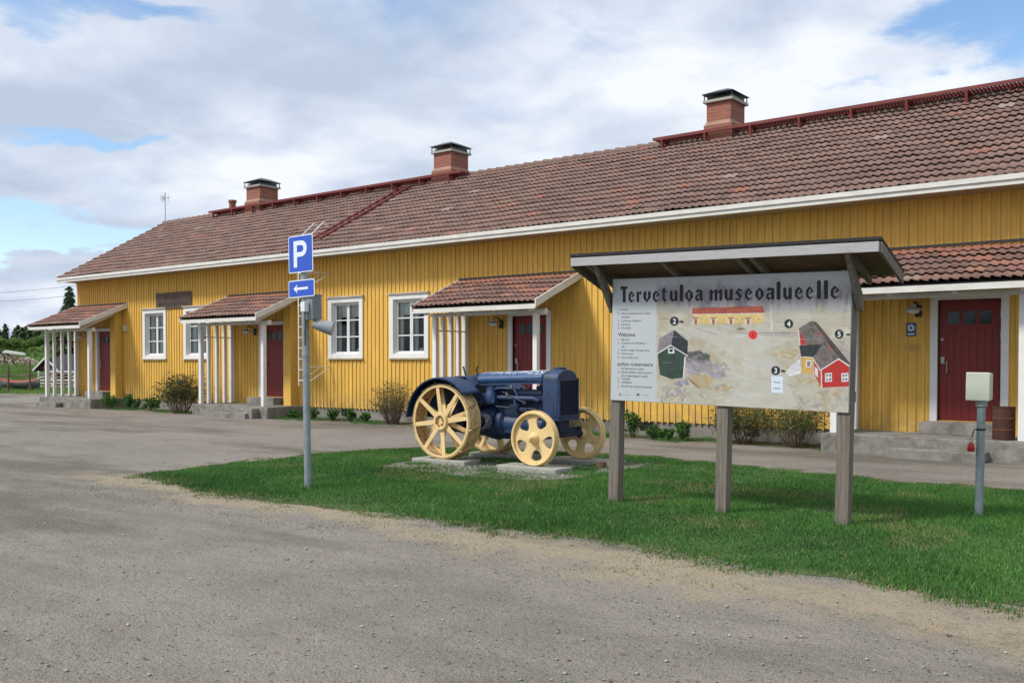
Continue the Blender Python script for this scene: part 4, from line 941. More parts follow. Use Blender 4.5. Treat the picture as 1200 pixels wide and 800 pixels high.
dabs(26, 945, 975, 385, 425, 5, 12, .7, 1.6, .8, 1.1, ['roofdark', 'mauve'], .3)
stroke(*Z([(445, 350), (465, 378)]), 1.8, 'roofred', .9); stroke(*Z([(495, 425), (512, 450)]), 2, 'roofred', .9)
pfill(Z([(350, 480), (414, 482), (412, 572), (355, 562)]), 'orangewall'); pfill(Z([(340, 420), (462, 414), (414, 482), (350, 478)]), 'blackroof', 1, .25); stroke(*Z([(350, 480), (414, 483)]), .6, 'white')
pfill(Z([(376, 498), (404, 499), (402, 535), (376, 533)]), 'white'); pfill(Z([(381, 503), (399, 504), (398, 530), (381, 529)]), 'greypurple')
pfill(Z([(415, 490), (455, 548), (455, 640), (420, 575)]), 'redhouse', .9); pfill(Z([(422, 530), (438, 545), (438, 588), (422, 572)]), 'white', .8)
pfill(Z([(455, 550), (545, 492), (620, 545), (614, 634), (458, 640)]), 'redhouse')
for a_, b_, w in (((450, 550), (546, 490), 1.2), ((545, 490), (630, 547), 1.2), ((455, 548), (457, 640), 1), ((617, 545), (612, 634), .9), ((412, 488), (452, 552), 1), ((335, 335), (345, 420), .8)): stroke(*Z([a_, b_]), w, 'white', .95)
for x in (475, 560):
    pfill(Z([(x, 565), (x + 36, 563), (x + 36, 608), (x, 610)]), 'white')
    for a_, b_ in ((5, 569), (21, 568), (5, 590), (21, 589)): pfill(Z([(x + a_, b_), (x + a_ + 11, b_), (x + a_ + 11, b_ + 15), (x + a_, b_ + 15)]), 'greypurple')
patch(975, 459, 24, 4, ['ochre', 'palebeige', 'mauve', 'palebeige', 'palebeige'], 60, .0, .6); patch(965, 472, 34, 8, ['palebeige', 'mauve', 'palegreen', 'palebeige'], 60, -.2, .5, 1.2)
dabs(60, 935, 998, 458, 482, 6, 14, .5, 1.2, -2.3, -1.0, ['brown', 'mauve', 'pale', 'ochre', 'greypurple', 'palebeige'], .55); dabs(70, 772, 830, 456, 472, 4, 11, .5, 1.2, -2.5, -1.0, ['brown', 'mauve', 'pale', 'greypurple', 'pale'], .5)
for x0_, y0_, x1_, y1_ in ((862, 612, 905, 665), (880, 600, 930, 668), (990, 610, 1010, 670), (1050, 600, 1090, 665), (270, 590, 300, 625), (385, 585, 420, 630), (900, 620, 870, 650)): stroke(*Q([(x0_, y0_), (x1_, y1_)]), .5, 'brown', .6)
pfill([(903, 439.7), (918.4, 440.2), (918.2, 461.3), (903, 460.8)], 'blue', .8); pfill([(903.6, 440.3), (917.8, 440.8), (917.6, 460.7), (903.6, 460.2)], 'paper', 1, .02)
stroke((772, 394.5), (999, 398.5), .25, 'haze', .7)
edge = np.clip((771.5 - gx_ + 1.5 * (n3 - .5)) / 3.5, 0, 1); cvs = lerp3(cvs, (.455, .49, .51), edge)
dotp = lambda cx, cy, c: pfill([(cx + 5.3 * math.cos(2 * PI * i / 24), cy + 5.4 * math.sin(2 * PI * i / 24)) for i in range(24)], c, 1, 0)
for cx, cy, c in ((790.3, 376.3, 'black'), (909, 434, 'black'), (924.3, 379.3, 'black'), (983.4, 391.4, 'black'), (882.4, 392.2, 'dotred')): dotp(cx, cy, c)
for cx, cy in ((798.5, 377), (917.5, 434.5), (994, 392)): pfill([(cx - 2.4, cy - 1.2), (cx + 1, cy - 1.2), (cx + 1, cy - 2), (cx + 3, cy), (cx + 1, cy + 2), (cx + 1, cy + 1.2), (cx - 2.4, cy + 1.2)], 'black')
pnx, pnz = 700, 356
gxx, gzz = np.meshgrid(np.linspace(PX0 + .003, PX1 - .003, pnx), np.linspace(PZ0 + .003, PZ1 - .003, pnz))
Wp = np.array([tuple(row) for row in RB])           # board to world, then world to picture position on the sight line
pw = np.stack([gxx.ravel(), np.full(gxx.size, PY), gzz.ravel(), np.ones(gxx.size)], 1) @ Wp.T
rgt = CA * pw[:, 0] + SA * pw[:, 1]; fwd = -SA * pw[:, 0] + CA * pw[:, 1]; hz = pw[:, 2] - EYE; fc = fwd * math.cos(PITCH) - hz * math.sin(PITCH); uc = fwd * math.sin(PITCH) + hz * math.cos(PITCH)
ppx = 600 + F * rgt / fc; ppy = PPY - F * uc / fc
fx = np.clip((ppx - CX) * CS_, 0, CWp * CS_ - 1.01); fy = np.clip((ppy - CY) * CS_, 0, CHp * CS_ - 1.01); ix = fx.astype(int); iy = fy.astype(int); tx = (fx - ix)[:, None]; ty = (fy - iy)[:, None]
colr = (cvs[iy, ix] * (1 - tx) + cvs[iy, ix + 1] * tx) * (1 - ty) + (cvs[iy + 1, ix] * (1 - tx) + cvs[iy + 1, ix + 1] * tx) * ty
mp_, ntp, bp_ = newmat('printed_picture'); at_ = nd(ntp, 'ShaderNodeAttribute', attribute_name='paint'); ntp.links.new(at_.outputs['Color'], bp_.inputs['Base Color']); setin(bp_, Roughness=.45)
idx = np.arange(pnx * pnz).reshape(pnz, pnx); fcs = np.stack([idx[:-1, :-1], idx[:-1, 1:], idx[1:, 1:], idx[1:, :-1]], -1).reshape(-1, 4)
po_ = npmesh('picture', np.column_stack([gxx.ravel(), np.full(gxx.size, PY), gzz.ravel()]), fcs, mp_, None, panel)
ca_ = po_.data.color_attributes.new('paint', 'FLOAT_COLOR', 'POINT'); ca_.data.foreach_set('color', np.column_stack([np.clip(colr, 0, 1), np.ones(len(colr))]).astype(np.float32).ravel())
YT = PY - .0007
def btext(name, s_, px_, py_, hpx, m_, **k):
    x, z = bp(px_, py_); z2 = bp(px_, py_ - hpx)[1]; return add_text(name, s_, (z2 - z) / .72, m_, panel, (x, YT, z), extrude=.0002, **k)
for s_, cx, cy in (('2', 790.3, 376.3), ('3', 909, 434), ('4', 924.3, 379.3), ('5', 983.4, 391.4)): btext('number', s_, cx, cy + 3, 6.2, M['signwhite'], align='CENTER', bold=.0012)
btext('number', '1', 882.4, 395.0, 5.6, mat('dot_dark', (.25, .01, .01)), align='CENTER', bold=.0012)
lines = [(1, 363.6, '1.', 'Iso talo'), (2, 368.4, '2.', 'Aitta ja maatalousmuseo, Vanha-'), (0, 372.6, '', 'Reinikkala'), (3, 376.8, '3.', 'Tapiontupa, Pappilassa'), (4, 381, '4.', 'Savusauna'), (5, 385.2, '5.', 'Hevostallit'),
         (1, 398.6, '1.', 'Big house'), (2, 402.8, '2.', 'Storehouse and Reinikkala +'), (0, 407, '', 'café'), (3, 411, '3.', 'Smoke cottage, Vicarage house'), (4, 415.2, '4.', 'Smoke sauna'), (5, 419.6, '5.', 'Horse stables yard'),
         (1, 432.6, '1.', 'Вы находитесь здесь'), (2, 436.8, '2.', 'Музей амбар и мастеровой +'), (0, 441, '', 'восстановленный сарай'), (3, 444.6, '3.', 'Таверна'), (4, 448.6, '4.', 'Амбариус'), (5, 453.2, '5.', 'Музей под открытым небом')]
for _, y, nn, s_ in lines:
    if nn: btext('text_line', nn, 724.0, y, 2.5, M['ink_soft'])
    btext('text_line', s_, 728.0, y, 2.5, M['ink_soft'], sx=.86)
btext('subheading', 'Welcome', 724.5, 394, 4.6, M['ink'], bold=.0005, sx=.9); btext('subheading', 'добро пожаловать', 723.5, 428, 3.8, M['ink'], bold=.0004, sx=1.0)
btext('notice_line', 'Museo', 906.5, 448.5, 2.4, mat('notice_ink', (.06, .12, .3)), sx=.95); btext('notice_line', 'suljettu', 905.8, 455.5, 2.4, mat('notice_ink', (.06, .12, .3)), sx=.95)
q = MB()
for a_ in ((746, 461, 3.4, 2.4), (726, 460.5, 1.3, 3.2)): 
    x, z = bp(a_[0], a_[1]); x2, z2 = bp(a_[0] + a_[2], a_[1] + a_[3]); q.box(x, x2, YT - .0003, YT, z2, z)
for a_ in ((729, 462, 9, .7), (752, 462.5, 9, .7)):
    x, z = bp(a_[0], a_[1]); x2, z2 = bp(a_[0] + a_[2], a_[1] + a_[3]); q.box(x, x2, YT - .0003, YT, z2, z)
q.build('emblem', M['ink_soft'], panel)
# blackletter heading, drawn with a broad nib: polygons in a unit cell (x 0..1, y 0..1 x-height)
G = {
 'T': [[(0, 1.36), (.12, 1.48), (1, 1.40), (.9, 1.22), (0, 1.24)], [(.28, 1.3), (.68, 1.3), (.68, .08), (.5, -.02), (.28, .06)], [(.0, 1.30), (.2, 1.3), (.12, 1.08), (.0, 1.12)]],
 'e': [[(0, .72), (.34, .72), (.34, .22), (0, .22)], [(0, .70), (.45, 1.02), (.7, .88), (.34, .62)], [(.45, 1.02), (.72, .86), (1, .62), (.78, .60)], [(.62, .86), (1, .62), (.52, .42), (.40, .52), (.62, .62)], [(0, .24), (.34, .30), (.6, .13), (.45, -.04)], [(.45, -.04), (.55, .16), (1, .28), (.92, .20)]],
 'r': [[(.05, .86), (.55, .86), (.55, .08), (.3, -.02), (.05, .08)], [(0, .82), (.28, 1.02), (.55, .85)], [(.5, .80), (.78, 1.02), (1, .86), (.85, .66)]],
 'v': [[(.02, .82), (.3, 1.02), (.44, .88), (.40, .2), (.02, .3)], [(.02, .32), (.40, .30), (.62, .1), (.5, -.04)], [(.62, .86), (.8, 1.0), (1, .85), (1, .4), (.66, .5)], [(.66, .52), (1, .42), (.5, -.04), (.48, .14)]],
 't': [[(.12, 1.1), (.55, 1.28), (.62, 1.2), (.62, .22), (.12, .2)], [(0, .94), (.12, 1.02), (1, .98), (.9, .84), (0, .84)], [(.12, .22), (.62, .26), (1, .18), (.5, -.04)]],
 'u': [[(0, .86), (.2, 1.02), (.38, .88), (.38, .2), (0, .2)], [(0, .22), (.38, .26), (.62, .12), (.38, -.04)], [(.60, .86), (.78, 1.02), (1, .88), (1, .1), (.84, -.02), (.6, .1)], [(.38, -.04), (.3, .14), (.66, .3), (.66, .14)]],
 'l': [[(0, 1.38), (.5, 1.50), (1, 1.38), (1, .06), (.55, -.03), (0, .06)]],
 'o': [[(0, .7), (.36, .76), (.36, .24), (0, .3)], [(.64, .76), (1, .7), (1, .3), (.64, .24)], [(0, .68), (.5, 1.03), (.62, .82), (.36, .72)], [(.5, 1.03), (1, .70), (.64, .70), (.44, .84)], [(0, .32), (.36, .3), (.55, .16), (.5, -.04)], [(.5, -.04), (.45, .18), (.64, .28), (1, .32)]],
 'a': [[(.60, .9), (.82, 1.0), (1, .86), (1, .1), (.86, -.02), (.60, .1)], [(.06, .86), (.4, 1.03), (.72, .94), (.62, .78), (.2, .72)], [(0, .44), (.30, .46), (.30, .2), (0, .16)], [(0, .42), (.2, .56), (.66, .62), (.66, .48), (.3, .42)], [(0, .18), (.3, .24), (.62, .16), (.3, -.04)]],
 'm': [[(0, .86), (.12, 1.0), (.24, .88), (.24, .08), (.12, -.02), (0, .08)], [(.37, .86), (.5, 1.0), (.62, .88), (.62, .08), (.5, -.02), (.37, .08)], [(.75, .86), (.88, 1.0), (1, .86), (1, .08), (.88, -.02), (.75, .08)], [(.2, .72), (.48, 1.02), (.52, .86), (.24, .62)], [(.58, .72), (.86, 1.02), (.9, .86), (.62, .62)]],
 's': [[(.05, .66), (.42, .78), (.95, .36), (.58, .24)], [(.05, .66), (.5, 1.03), (.62, .86), (.42, .74)], [(.5, 1.03), (1, .84), (.84, .70), (.5, .88)], [(.95, .38), (.58, .28), (.45, .16), (.5, -.04)], [(.5, -.04), (.5, .16), (0, .20), (.1, .06)]],
}
letters = [('T', 727.2, 736.1), ('e', 736.6, 743.9), ('r', 745.7, 751.8), ('v', 753.8, 762.6), ('e', 765, 773), ('t', 775.5, 781.6), ('u', 784.8, 794), ('l', 796.4, 800.7), ('o', 803, 812), ('a', 814.7, 823.3),
           ('m', 831.7, 846.6), ('u', 849, 858.8), ('s', 861.3, 870), ('e', 873, 882), ('o', 885, 895), ('a', 897.8, 907.5), ('l', 910, 914.8), ('u', 917.8, 928), ('e', 931.5, 941.3), ('e', 944.4, 953.8), ('l', 957.3, 962), ('l', 965.6, 970.3), ('e', 973.5, 983.8)]
hd = MB(); k_ = 0
for ch, xa, xb in letters:
    for pg in G[ch]:
        k_ += 1; y = YT - .00001 * (k_ % 7)
        pts = []
        for gx, gy in pg:
            X = xa + (xb - xa) * gx; u_ = (X - 727) / 257; base_ = 354.4 + (350.0 - 354.4) * u_; xh = 12.9 + 2.4 * u_; x, z = bp(X, base_ - gy * xh); pts.append((x, y, z))
        hd.poly(pts)
hd.build('heading', M['ink'], panel, fix=False)

# ------------------------------------------------------------------ tractor
TH = R(1.0); TO = Vector((-9.79, 11.46, .08))
t = thing('tractor', 'old dark blue steel-wheeled tractor with cream spoked wheels on concrete slabs', 'tractor', tuple(TO), (0, 0, TH))
RR = .57
def rear_wheel(side):
    y0, y1 = (-.74, -.47) if side < 0 else (.47, .74); yo = y0 if side < 0 else y1; yi = y1 if side < 0 else y0; sg = side
    q = MB(); c = (0, 0, RR)
    q.lathe([(RR, y0), (RR, y1), (RR - .022, y1), (RR - .022, y0), (RR, y0)], c, axis='y', n=64)
    w = q.build('rear_wheel', M['wheelrim'], t, smooth=True, ang=30)
    q = MB()
    for ye in (yo, yi): 
        s0 = ye; s1 = ye - sg * .02 * (1 if ye == yo else -1)
        q.lathe([(RR + .002, s0), (RR + .002, s1), (RR - .05, s1), (RR - .05, s0), (RR + .002, s0)], c, axis='y', n=64)
    q.build('rim_flange', M['wheel'], w, smooth=True, ang=30)
    q = MB()
    for k in range(8):
        a_ = R(97 + 45 * k + (0)); ca, sa = math.cos(a_), math.sin(a_)
        for (yr, yh, da) in ((yo - sg * .012, yo - sg * .03, 0), (yi + sg * .012, yo - sg * .15, R(14))):
            a2 = a_ + da; c2, s2 = math.cos(a2), math.sin(a2)
            p0 = Vector((.10 * c2, yh, RR + .10 * s2)); p1 = Vector(((RR - .03) * c2, yr, RR + (RR - .03) * s2))
            d_ = (p1 - p0).normalized(); sd_ = Vector((-s2, 0, c2)); nn_ = d_.cross(sd_)
            w0, w1, th_ = .040, .030, .007
            vs = [p0 + sd_ * w0 + nn_ * th_, p0 - sd_ * w0 + nn_ * th_, p1 - sd_ * w1 + nn_ * th_, p1 + sd_ * w1 + nn_ * th_]
            q.prism([tuple(v_) for v_ in vs], nn_ * (-2 * th_))
    q.build('spokes', M['wheel'], w, bevel=.003)
    q = MB(); q.lathe([(0, yo - sg * .005), (.045, yo - sg * .005), (.05, yo - sg * .03), (.085, yo - sg * .03), (.09, yo + sg * .015), (.125, yo + sg * .015), (.135, yo - sg * .02), (.13, yo - sg * .07), (.08, yo - sg * .09), (.075, yi - sg * 0), (0, yi)], c, axis='y', n=32); q.build('hub', M['wheel'], w, smooth=True, ang=35)
    q = MB()
    for k in range(6):
        a_ = R(60 * k + 20); q.lathe([(0, yo + sg * .012 - .012), (.014, yo + sg * .012 - .012), (.014, yo + sg * .012), (0, yo + sg * .012)], (.068 * math.cos(a_), -.006 * -sg, RR + .068 * math.sin(a_)), axis='y', n=6)
    q.build('bolt', M['rust'], w, split=True)
    q = MB()
    for k, (ad, ln) in enumerate(((100, .7), (68, .5), (128, .5), (22, .9), (-12, .7), (-48, .9), (-80, .8), (186, .6), (215, .6), (250, .7))):
        a_ = R(ad); 
        for yy0, yy1, dr in ((y0 - .008, y0 + .3 * ln, 0),):
            pa = Vector(((RR + .004) * math.cos(a_), yy0, RR + (RR + .004) * math.sin(a_))); pb_ = Vector(((RR + .004) * math.cos(a_ + R(8)), yy1, RR + (RR + .004) * math.sin(a_ + R(8))))
            rad = Vector((math.cos(a_), 0, math.sin(a_))); q.prism([tuple(pa), tuple(pa + rad * .028), tuple(pb_ + rad * .02), tuple(pb_)], tuple(Vector((-math.sin(a_), 0, math.cos(a_))) * .008))
    q.build('cleat', M['wheelrim'], w, split=True)
for s_ in (-1, 1): rear_wheel(s_)
FR = .385
def front_wheel(side):
    y0, y1 = (-.69, -.57) if side < 0 else (.55, .67); sg = side; yo = y0 if side < 0 else y1; yi = y1 if side < 0 else y0; c = (1.6, 0, FR); ym = (yo + yi) / 2
    q = MB(); q.lathe([(FR - .035, yo), (FR - .012, yo - sg * -.004), (FR, yo - sg * .01), (FR - .006, yo - sg * .035), (FR + .018, ym + .018), (FR + .018, ym - .018) , (FR - .006, yi + sg * .035), (FR, yi + sg * .01), (FR - .012, yi), (FR - .035, yi), (FR - .035, yo)], c, axis='y', n=56)
    w = q.build('front_wheel', M['wheel'], t, smooth=True, ang=35)
    outer = [((FR - .03) * math.cos(2 * PI * i / 56), (FR - .03) * math.sin(2 * PI * i / 56)) for i in range(56)]
    holes = []
    for k in range(5):
        a0 = R(72 * k + 54 + 8); pts = []
        for (rr_, da) in ((.165, -9), (.205, -17), (.265, -20), (.305, -16), (.318, -7), (.318, 7), (.305, 16), (.265, 20), (.205, 17), (.165, 9), (.155, 0)):
            a_ = a0 + R(da); pts.append((rr_ * math.cos(a_), rr_ * math.sin(a_)))
        holes.append(smooth_closed(pts, 3))
    me = plate_holes(outer, [[tuple(p) for p in h] for h in holes], .009, .004); me.materials.clear(); me.materials.append(M['wheel'])
    for v_ in me.vertices:
        pass
    o = bpy.data.objects.new('wheel_disc', me); COL.objects.link(o); o.parent = w; o.location = (1.6, ym + sg * .0, FR); o.rotation_euler = (PI / 2 if sg < 0 else -PI / 2, 0, 0)
    q = MB(); q.lathe([(0, yo + sg * .10), (.03, yo + sg * .10), (.038, yo + sg * .09), (.042, yo + sg * .04), (.06, yo + sg * .0), (.09, ym + sg * .02), (.09, ym), (.06, yi), (0, yi)], c, axis='y', n=28); q.build('hub', M['wheel'], w, smooth=True, ang=40)
for s_ in (-1, 1): front_wheel(s_)
# radiator
q = MB(); prof = []
for i in range(13):
    a_ = R(180 * i / 12); prof.append((.275 * math.cos(a_) * (1 if abs(math.cos(a_)) < .99 else 1), 1.21 + .15 * math.sin(a_) ** .8))
pts = [(1.45, -.275, .66), (1.45, -.275, 1.21)] + [(1.45, -y, z) for y, z in prof[1:-1]] + [(1.45, .275, 1.21), (1.45, .275, .66)]
q.prism(pts, (.26, 0, 0)); rad = q.build('radiator', M['blue'], t, bevel=.018, smooth=True)
q = MB(); q.box(1.712, 1.722, -.215, .215, .70, 1.19)
for i in range(24): y = -.205 + i * .0178; q.box(1.722, 1.728, y - .003, y + .003, .70, 1.19)
for i in range(9): z = .74 + i * .055; q.box(1.722, 1.730, -.215, .215, z - .002, z + .002)
q.build('core', M['darkblue'], rad)
q = MB()
for y in (-.262, .262): q.box(1.711, 1.735, y - .02, y + .02, .66, 1.23)
q.box(1.711, 1.735, -.28, .28, 1.20, 1.235); q.box(1.711, 1.735, -.28, .28, .655, .70); q.box(1.45, 1.735, -.287, .287, .62, .668)
for i in range(9): z = .74 + i * .055; q.lathe([(0, 1.735), (.006, 1.741), (.008, 1.735)], (0, .262, z), axis='x', n=6); q.lathe([(0, 1.735), (.006, 1.741), (.008, 1.735)], (0, -.262, z), axis='x', n=6)
q.build('shell_frame', M['blue'], rad, bevel=.004)
q = MB(); q.lathe([(.085, 1.35), (.085, 1.385), (.07, 1.395), (0, 1.395)], (1.58, 0, 0), n=22, sx=1.2, sy=.8); q.build('filler_cap', M['blue'], rad, smooth=True)
# fuel tank
q = MB(); tp = []
for i in range(17):
    a_ = R(-35 + 250 * i / 16); tp.append((.235 * math.cos(a_), 1.235 + .12 * math.sin(a_)))
q.prism([(.27, y, z) for y, z in tp], (1.175, 0, 0))
q.v = [(x, y, z - .045 * (1.45 - x) / 1.2) for x, y, z in q.v]
q.build('fuel_tank', M['bluechip'], t, smooth=True, bevel=.012)
q = MB(); q.box(1.0, 1.46, -.245, .245, 1.19, 1.212); q.bar((.22, -.245, 1.12), (1.44, -.245, 1.165), .016, .03)
for i in range(12): q.lathe([(0, -.258), (.007, -.252), (.008, -.245)], (.3 + i * .1, 0, 1.123 + i * .0037), axis='y', n=6)
q.build('tank_flange', M['blue'], t)
# dash / cowl and lever
q = MB(); q.prism([(.15, -.24, .92), (.30, -.24, .92), (.30, -.24, 1.22), (.27, -.22, 1.29), (.18, -.22, 1.27), (.15, -.24, 1.1)], (0, .48, 0)); q.build('dash', M['blue'], t, bevel=.012)
q = MB(); q.tube([(.12, -.2, 1.1), (.05, -.22, 1.3), (.02, -.22, 1.40)], .013, 8); q.tube([(.1, .1, 1.1), (.02, .1, 1.36), (.06, .1, 1.40)], .012, 8); q.build('lever', M['blackiron'], t, smooth=True)
# engine block
q = MB(); q.box(.62, 1.44, -.15, .15, .50, 1.02); q.box(.60, 1.40, -.17, .17, .99, 1.055)
for i in range(5): q.lathe([(.0, 1.09), (.015, 1.088), (.017, 1.05)], (.70 + i * .15, -.10, 0), n=8)
eng = q.build('engine_block', M['darkblue'], t, bevel=.018)
q = MB(); q.tube([(.66, -.215, .93), (.9, -.235, .93), (1.3, -.225, .93), (1.36, -.19, .9)], .038, 12)
for x in (.72, .90, 1.06, 1.24): q.tube([(x, -.22, .93), (x, -.13, .95)], .034, 10)
q.tube([(.98, -.235, .93), (1.0, -.24, .80), (1.02, -.23, .72)], .03, 10); q.build('manifold', M['blue'], eng, smooth=True)
q = MB(); q.lathe([(0, .84), (.05, .84), (.055, .86), (.055, .95), (.03, .965), (.0, .965)], (1.02, -.25, -.12), n=16); q.lathe([(0, .0), (.03, 0), (.03, .06), (0, .06)], (1.15, -.24, .84), n=10); q.box(1.08, 1.22, -.27, -.2, .74, .79); q.box(.93, 1.0, -.30, -.24, .78, .84); q.build('carburettor', M['darkblue'], eng, bevel=.004, smooth=True)
q = MB(); q.lathe([(0, .84), (.085, .84), (.09, .86), (.09, 1.0), (.075, 1.02), (.075, 1.08), (.02, 1.10), (.02, 1.16), (0, 1.16)], (.55, -.23, 0), n=22); q.lathe([(0, .83), (.06, .83), (.062, .85), (.062, .98), (0, .99)], (.38, -.25, 0), n=18); q.build('air_washer', M['blue'], eng, smooth=True)
q = MB(); q.box(.30, .66, -.30, -.2, .86, .99); q.tube([(.55, -.22, 1.05), (.75, -.24, 1.08), (.95, -.22, 1.07), (1.02, -.22, .97)], .017, 8); q.tube([(1.44, -.1, 1.08), (1.36, -.1, 1.1), (1.28, -.1, 1.08)], .03, 10); q.tube([(.66, -.26, .80), (1.35, -.24, .78)], .008, 6); q.tube([(.8, -.28, 1.02), (1.2, -.27, .86)], .006, 6); q.build('pipework', M['blue'], eng, smooth=True)
q = MB(); q.lathe([(0, 0), (.012, .0), (.012, .05), (0, .06)], (.86, -.27, .96), n=8); q.lathe([(0, 0), (.012, 0), (.012, .03), (0, .04)], (.93, -.25, 1.09), n=8); q.build('brass_fitting', mat('old_brass', (.35, .25, .08), .5), eng)
q = MB(); q.lathe([(.13, 1.40), (.19, 1.42), (.19, 1.43), (0, 1.43)], (0, 0, .93), axis='x', n=20); q.build('fan', M['darkblue'], eng)
# crankcase, bell housing, gearbox
q = MB(); q.lathe([(0, .60), (.23, .60), (.25, .62), (.25, .70), (.19, .74), (.17, 1.40), (0, 1.42)], (0, 0, .53), axis='x', n=28, sy=.95)
q.lathe([(0, -.2), (.21, -.2), (.23, -.1), (.24, .3), (.275, .44), (.275, .52), (.25, .58), (.25, .60), (0, .60)], (0, 0, .56), axis='x', n=28); q.box(.62, 1.35, -.17, .17, .40, .52)
q.lathe([(.285, .505), (.285, .53), (.27, .53)], (0, 0, .56), axis='x', n=28)
for k in range(16): a_ = 2 * PI * k / 16; q.lathe([(0, .53), (.012, .535), (.014, .50)], (0, .262 * math.cos(a_), .56 + .262 * math.sin(a_)), axis='x', n=6)
q.build('gearbox', M['blue'], t, smooth=True)
q = MB(); q.box(-.18, .34, -.21, .21, .45, .95); q.tube([(0, -.44, RR), (0, .44, RR)], .105, 18); q.lathe([(.105, -.42), (.16, -.41), (.16, -.36), (.105, -.35)], (0, 0, RR), axis='y', n=20); q.build('axle_housing', M['darkblue'], t, bevel=.01, smooth=True)
q = MB(); q.box(-.3, .22, -.36, .36, .60, .63); q.prism([(-.1, -.3, .38), (.5, -.3, .42), (.5, -.3, .455), (-.1, -.3, .44)], (0, .6, 0)); q.build('footplate', M['darkblue'], t)
# belt pulley
q = MB(); q.tube([(.52, -.2, .57), (.52, -.46, .57)], .055, 14); q.lathe([(0, -.37), (.06, -.37), (.075, -.385), (.09, -.385), (.09, -.28), (0, -.28)], (.52, -.05, .57), axis='y', n=28); pu = q.build('belt_pulley', M['darkblue'], t, smooth=True)
q = MB(); q.lathe([(.085, -.386), (.085, -.392), (.113, -.392), (.120, -.385), (.120, -.28), (.11, -.28)], (.52, -.05, .57), axis='y', n=32); q.build('pulley_rim', mat('worn_pulley', (.10, .11, .12), .5, .5, 20, dirt=(.45, .45, .43), dscale=30, dlo=.55, dhi=.6), pu, smooth=True)
q = MB(); q.tube([(.30, -.33, .98), (.42, -.345, .72), (.54, -.36, .60)], .009, 6); q.build('control_rod', M['galv'], t)
# fenders
def fender(sg):
    q = MB(); r0 = .668; n = 26; A0, A1 = 176, 40; yin, yout = sg * .40, sg * .80
    def pt(a_, r_, y): return (r_ * math.cos(a_), y, RR + r_ * math.sin(a_))
    ang = [R(A0 + (A1 - A0) * i / n) for i in range(n + 1)]
    rows = []
    for a_ in ang: rows.append([pt(a_, r0 - .035, yout), pt(a_, r0 - .006, yout), pt(a_, r0 + .004, yout - sg * .05), pt(a_, r0 + .006, yin + sg * .03), pt(a_, r0, yin), pt(a_, .28, yin)])
    # forward flare to the dash
    for i in range(n):
        for j in range(5): q.poly([rows[i][j], rows[i + 1][j], rows[i + 1][j + 1], rows[i][j + 1]])
    e = rows[-1]; fr = [(.62, yin - sg * .10 + sg * .1, 1.02), (.62, yin, 1.0)]
    q.poly([e[1], e[2], (.60, yout - sg * .22, 1.02), (.60, yout - sg * .20, 1.0)]) if False else None
    q.poly([e[4], e[5], (.22, yin, .72), (.52, yin, .97)])
    q.poly([e[2], e[4], (.58, yin, 1.0), (.56, yout - sg * .20, 1.0)]) if False else None
    o = q.build('fender', M['blue'], t, smooth=True, ang=40, weld=True)
    so_ = o.modifiers.new('thick', 'SOLIDIFY'); so_.thickness = .006
    return o
for s_ in (-1, 1): fender(s_)
q = MB(); q.prism([(.0, -.40, 1.255), (.2, -.40, 1.245), (.34, -.40, 1.10), (.34, -.24, 1.14), (.16, -.24, 1.26)], (0, 0, -.012)); q.build('fender_bracket', M['blue'], t)
# front axle and steering
q = MB(); q.prism([(1.55, -.52, .36), (1.55, .52, .36), (1.55, .52, .43), (1.55, .1, .52), (1.55, -.1, .52), (1.55, -.52, .43)], (.09, 0, 0))
for s_ in (-1, 1): q.tube([(1.6, s_ * .52, .33), (1.6, s_ * .52, .50)], .035, 12); q.tube([(1.6, s_ * .52, FR), (1.6, s_ * .62, FR)], .04, 12); q.tube([(1.6, s_ * .52, .47), (1.42, s_ * .46, .46)], .02, 8)
q.tube([(1.42, -.46, .46), (1.42, .46, .46)], .016, 8); q.box(1.42, 1.68, -.13, .13, .44, .66); q.tube([(1.42, .2, .46), (.5, .25, .5)], .014, 8)
q.tube([(1.55, -.3, .36), (.72, -.05, .38)], .016, 8); q.tube([(1.55, .3, .36), (.72, .05, .38)], .016, 8); q.build('front_axle', M['darkblue'], t, smooth=True, bevel=.006)
q = MB(); q.prism([(-.55, -.06, .40), (-.15, -.16, .42), (-.15, .16, .42), (-.55, .06, .40)], (0, 0, .03)); q.build('drawbar', M['darkblue'], t)
for ch in list(t.children_recursive):
    nm = ch.name.split('.')[0]; root_ = ch
    while root_.parent is not t: root_ = root_.parent
    rn = root_.name.split('.')[0]
    if rn == 'rear_wheel' or rn == 'fender': continue
    if rn == 'front_wheel':
        if ch is root_: ch.location.x += .085
        continue
    for v_ in ch.data.vertices: v_.co.x = v_.co.x * 1.055
    if rn == 'radiator':
        for v_ in ch.data.vertices: v_.co.x += .02; v_.co.y *= .93
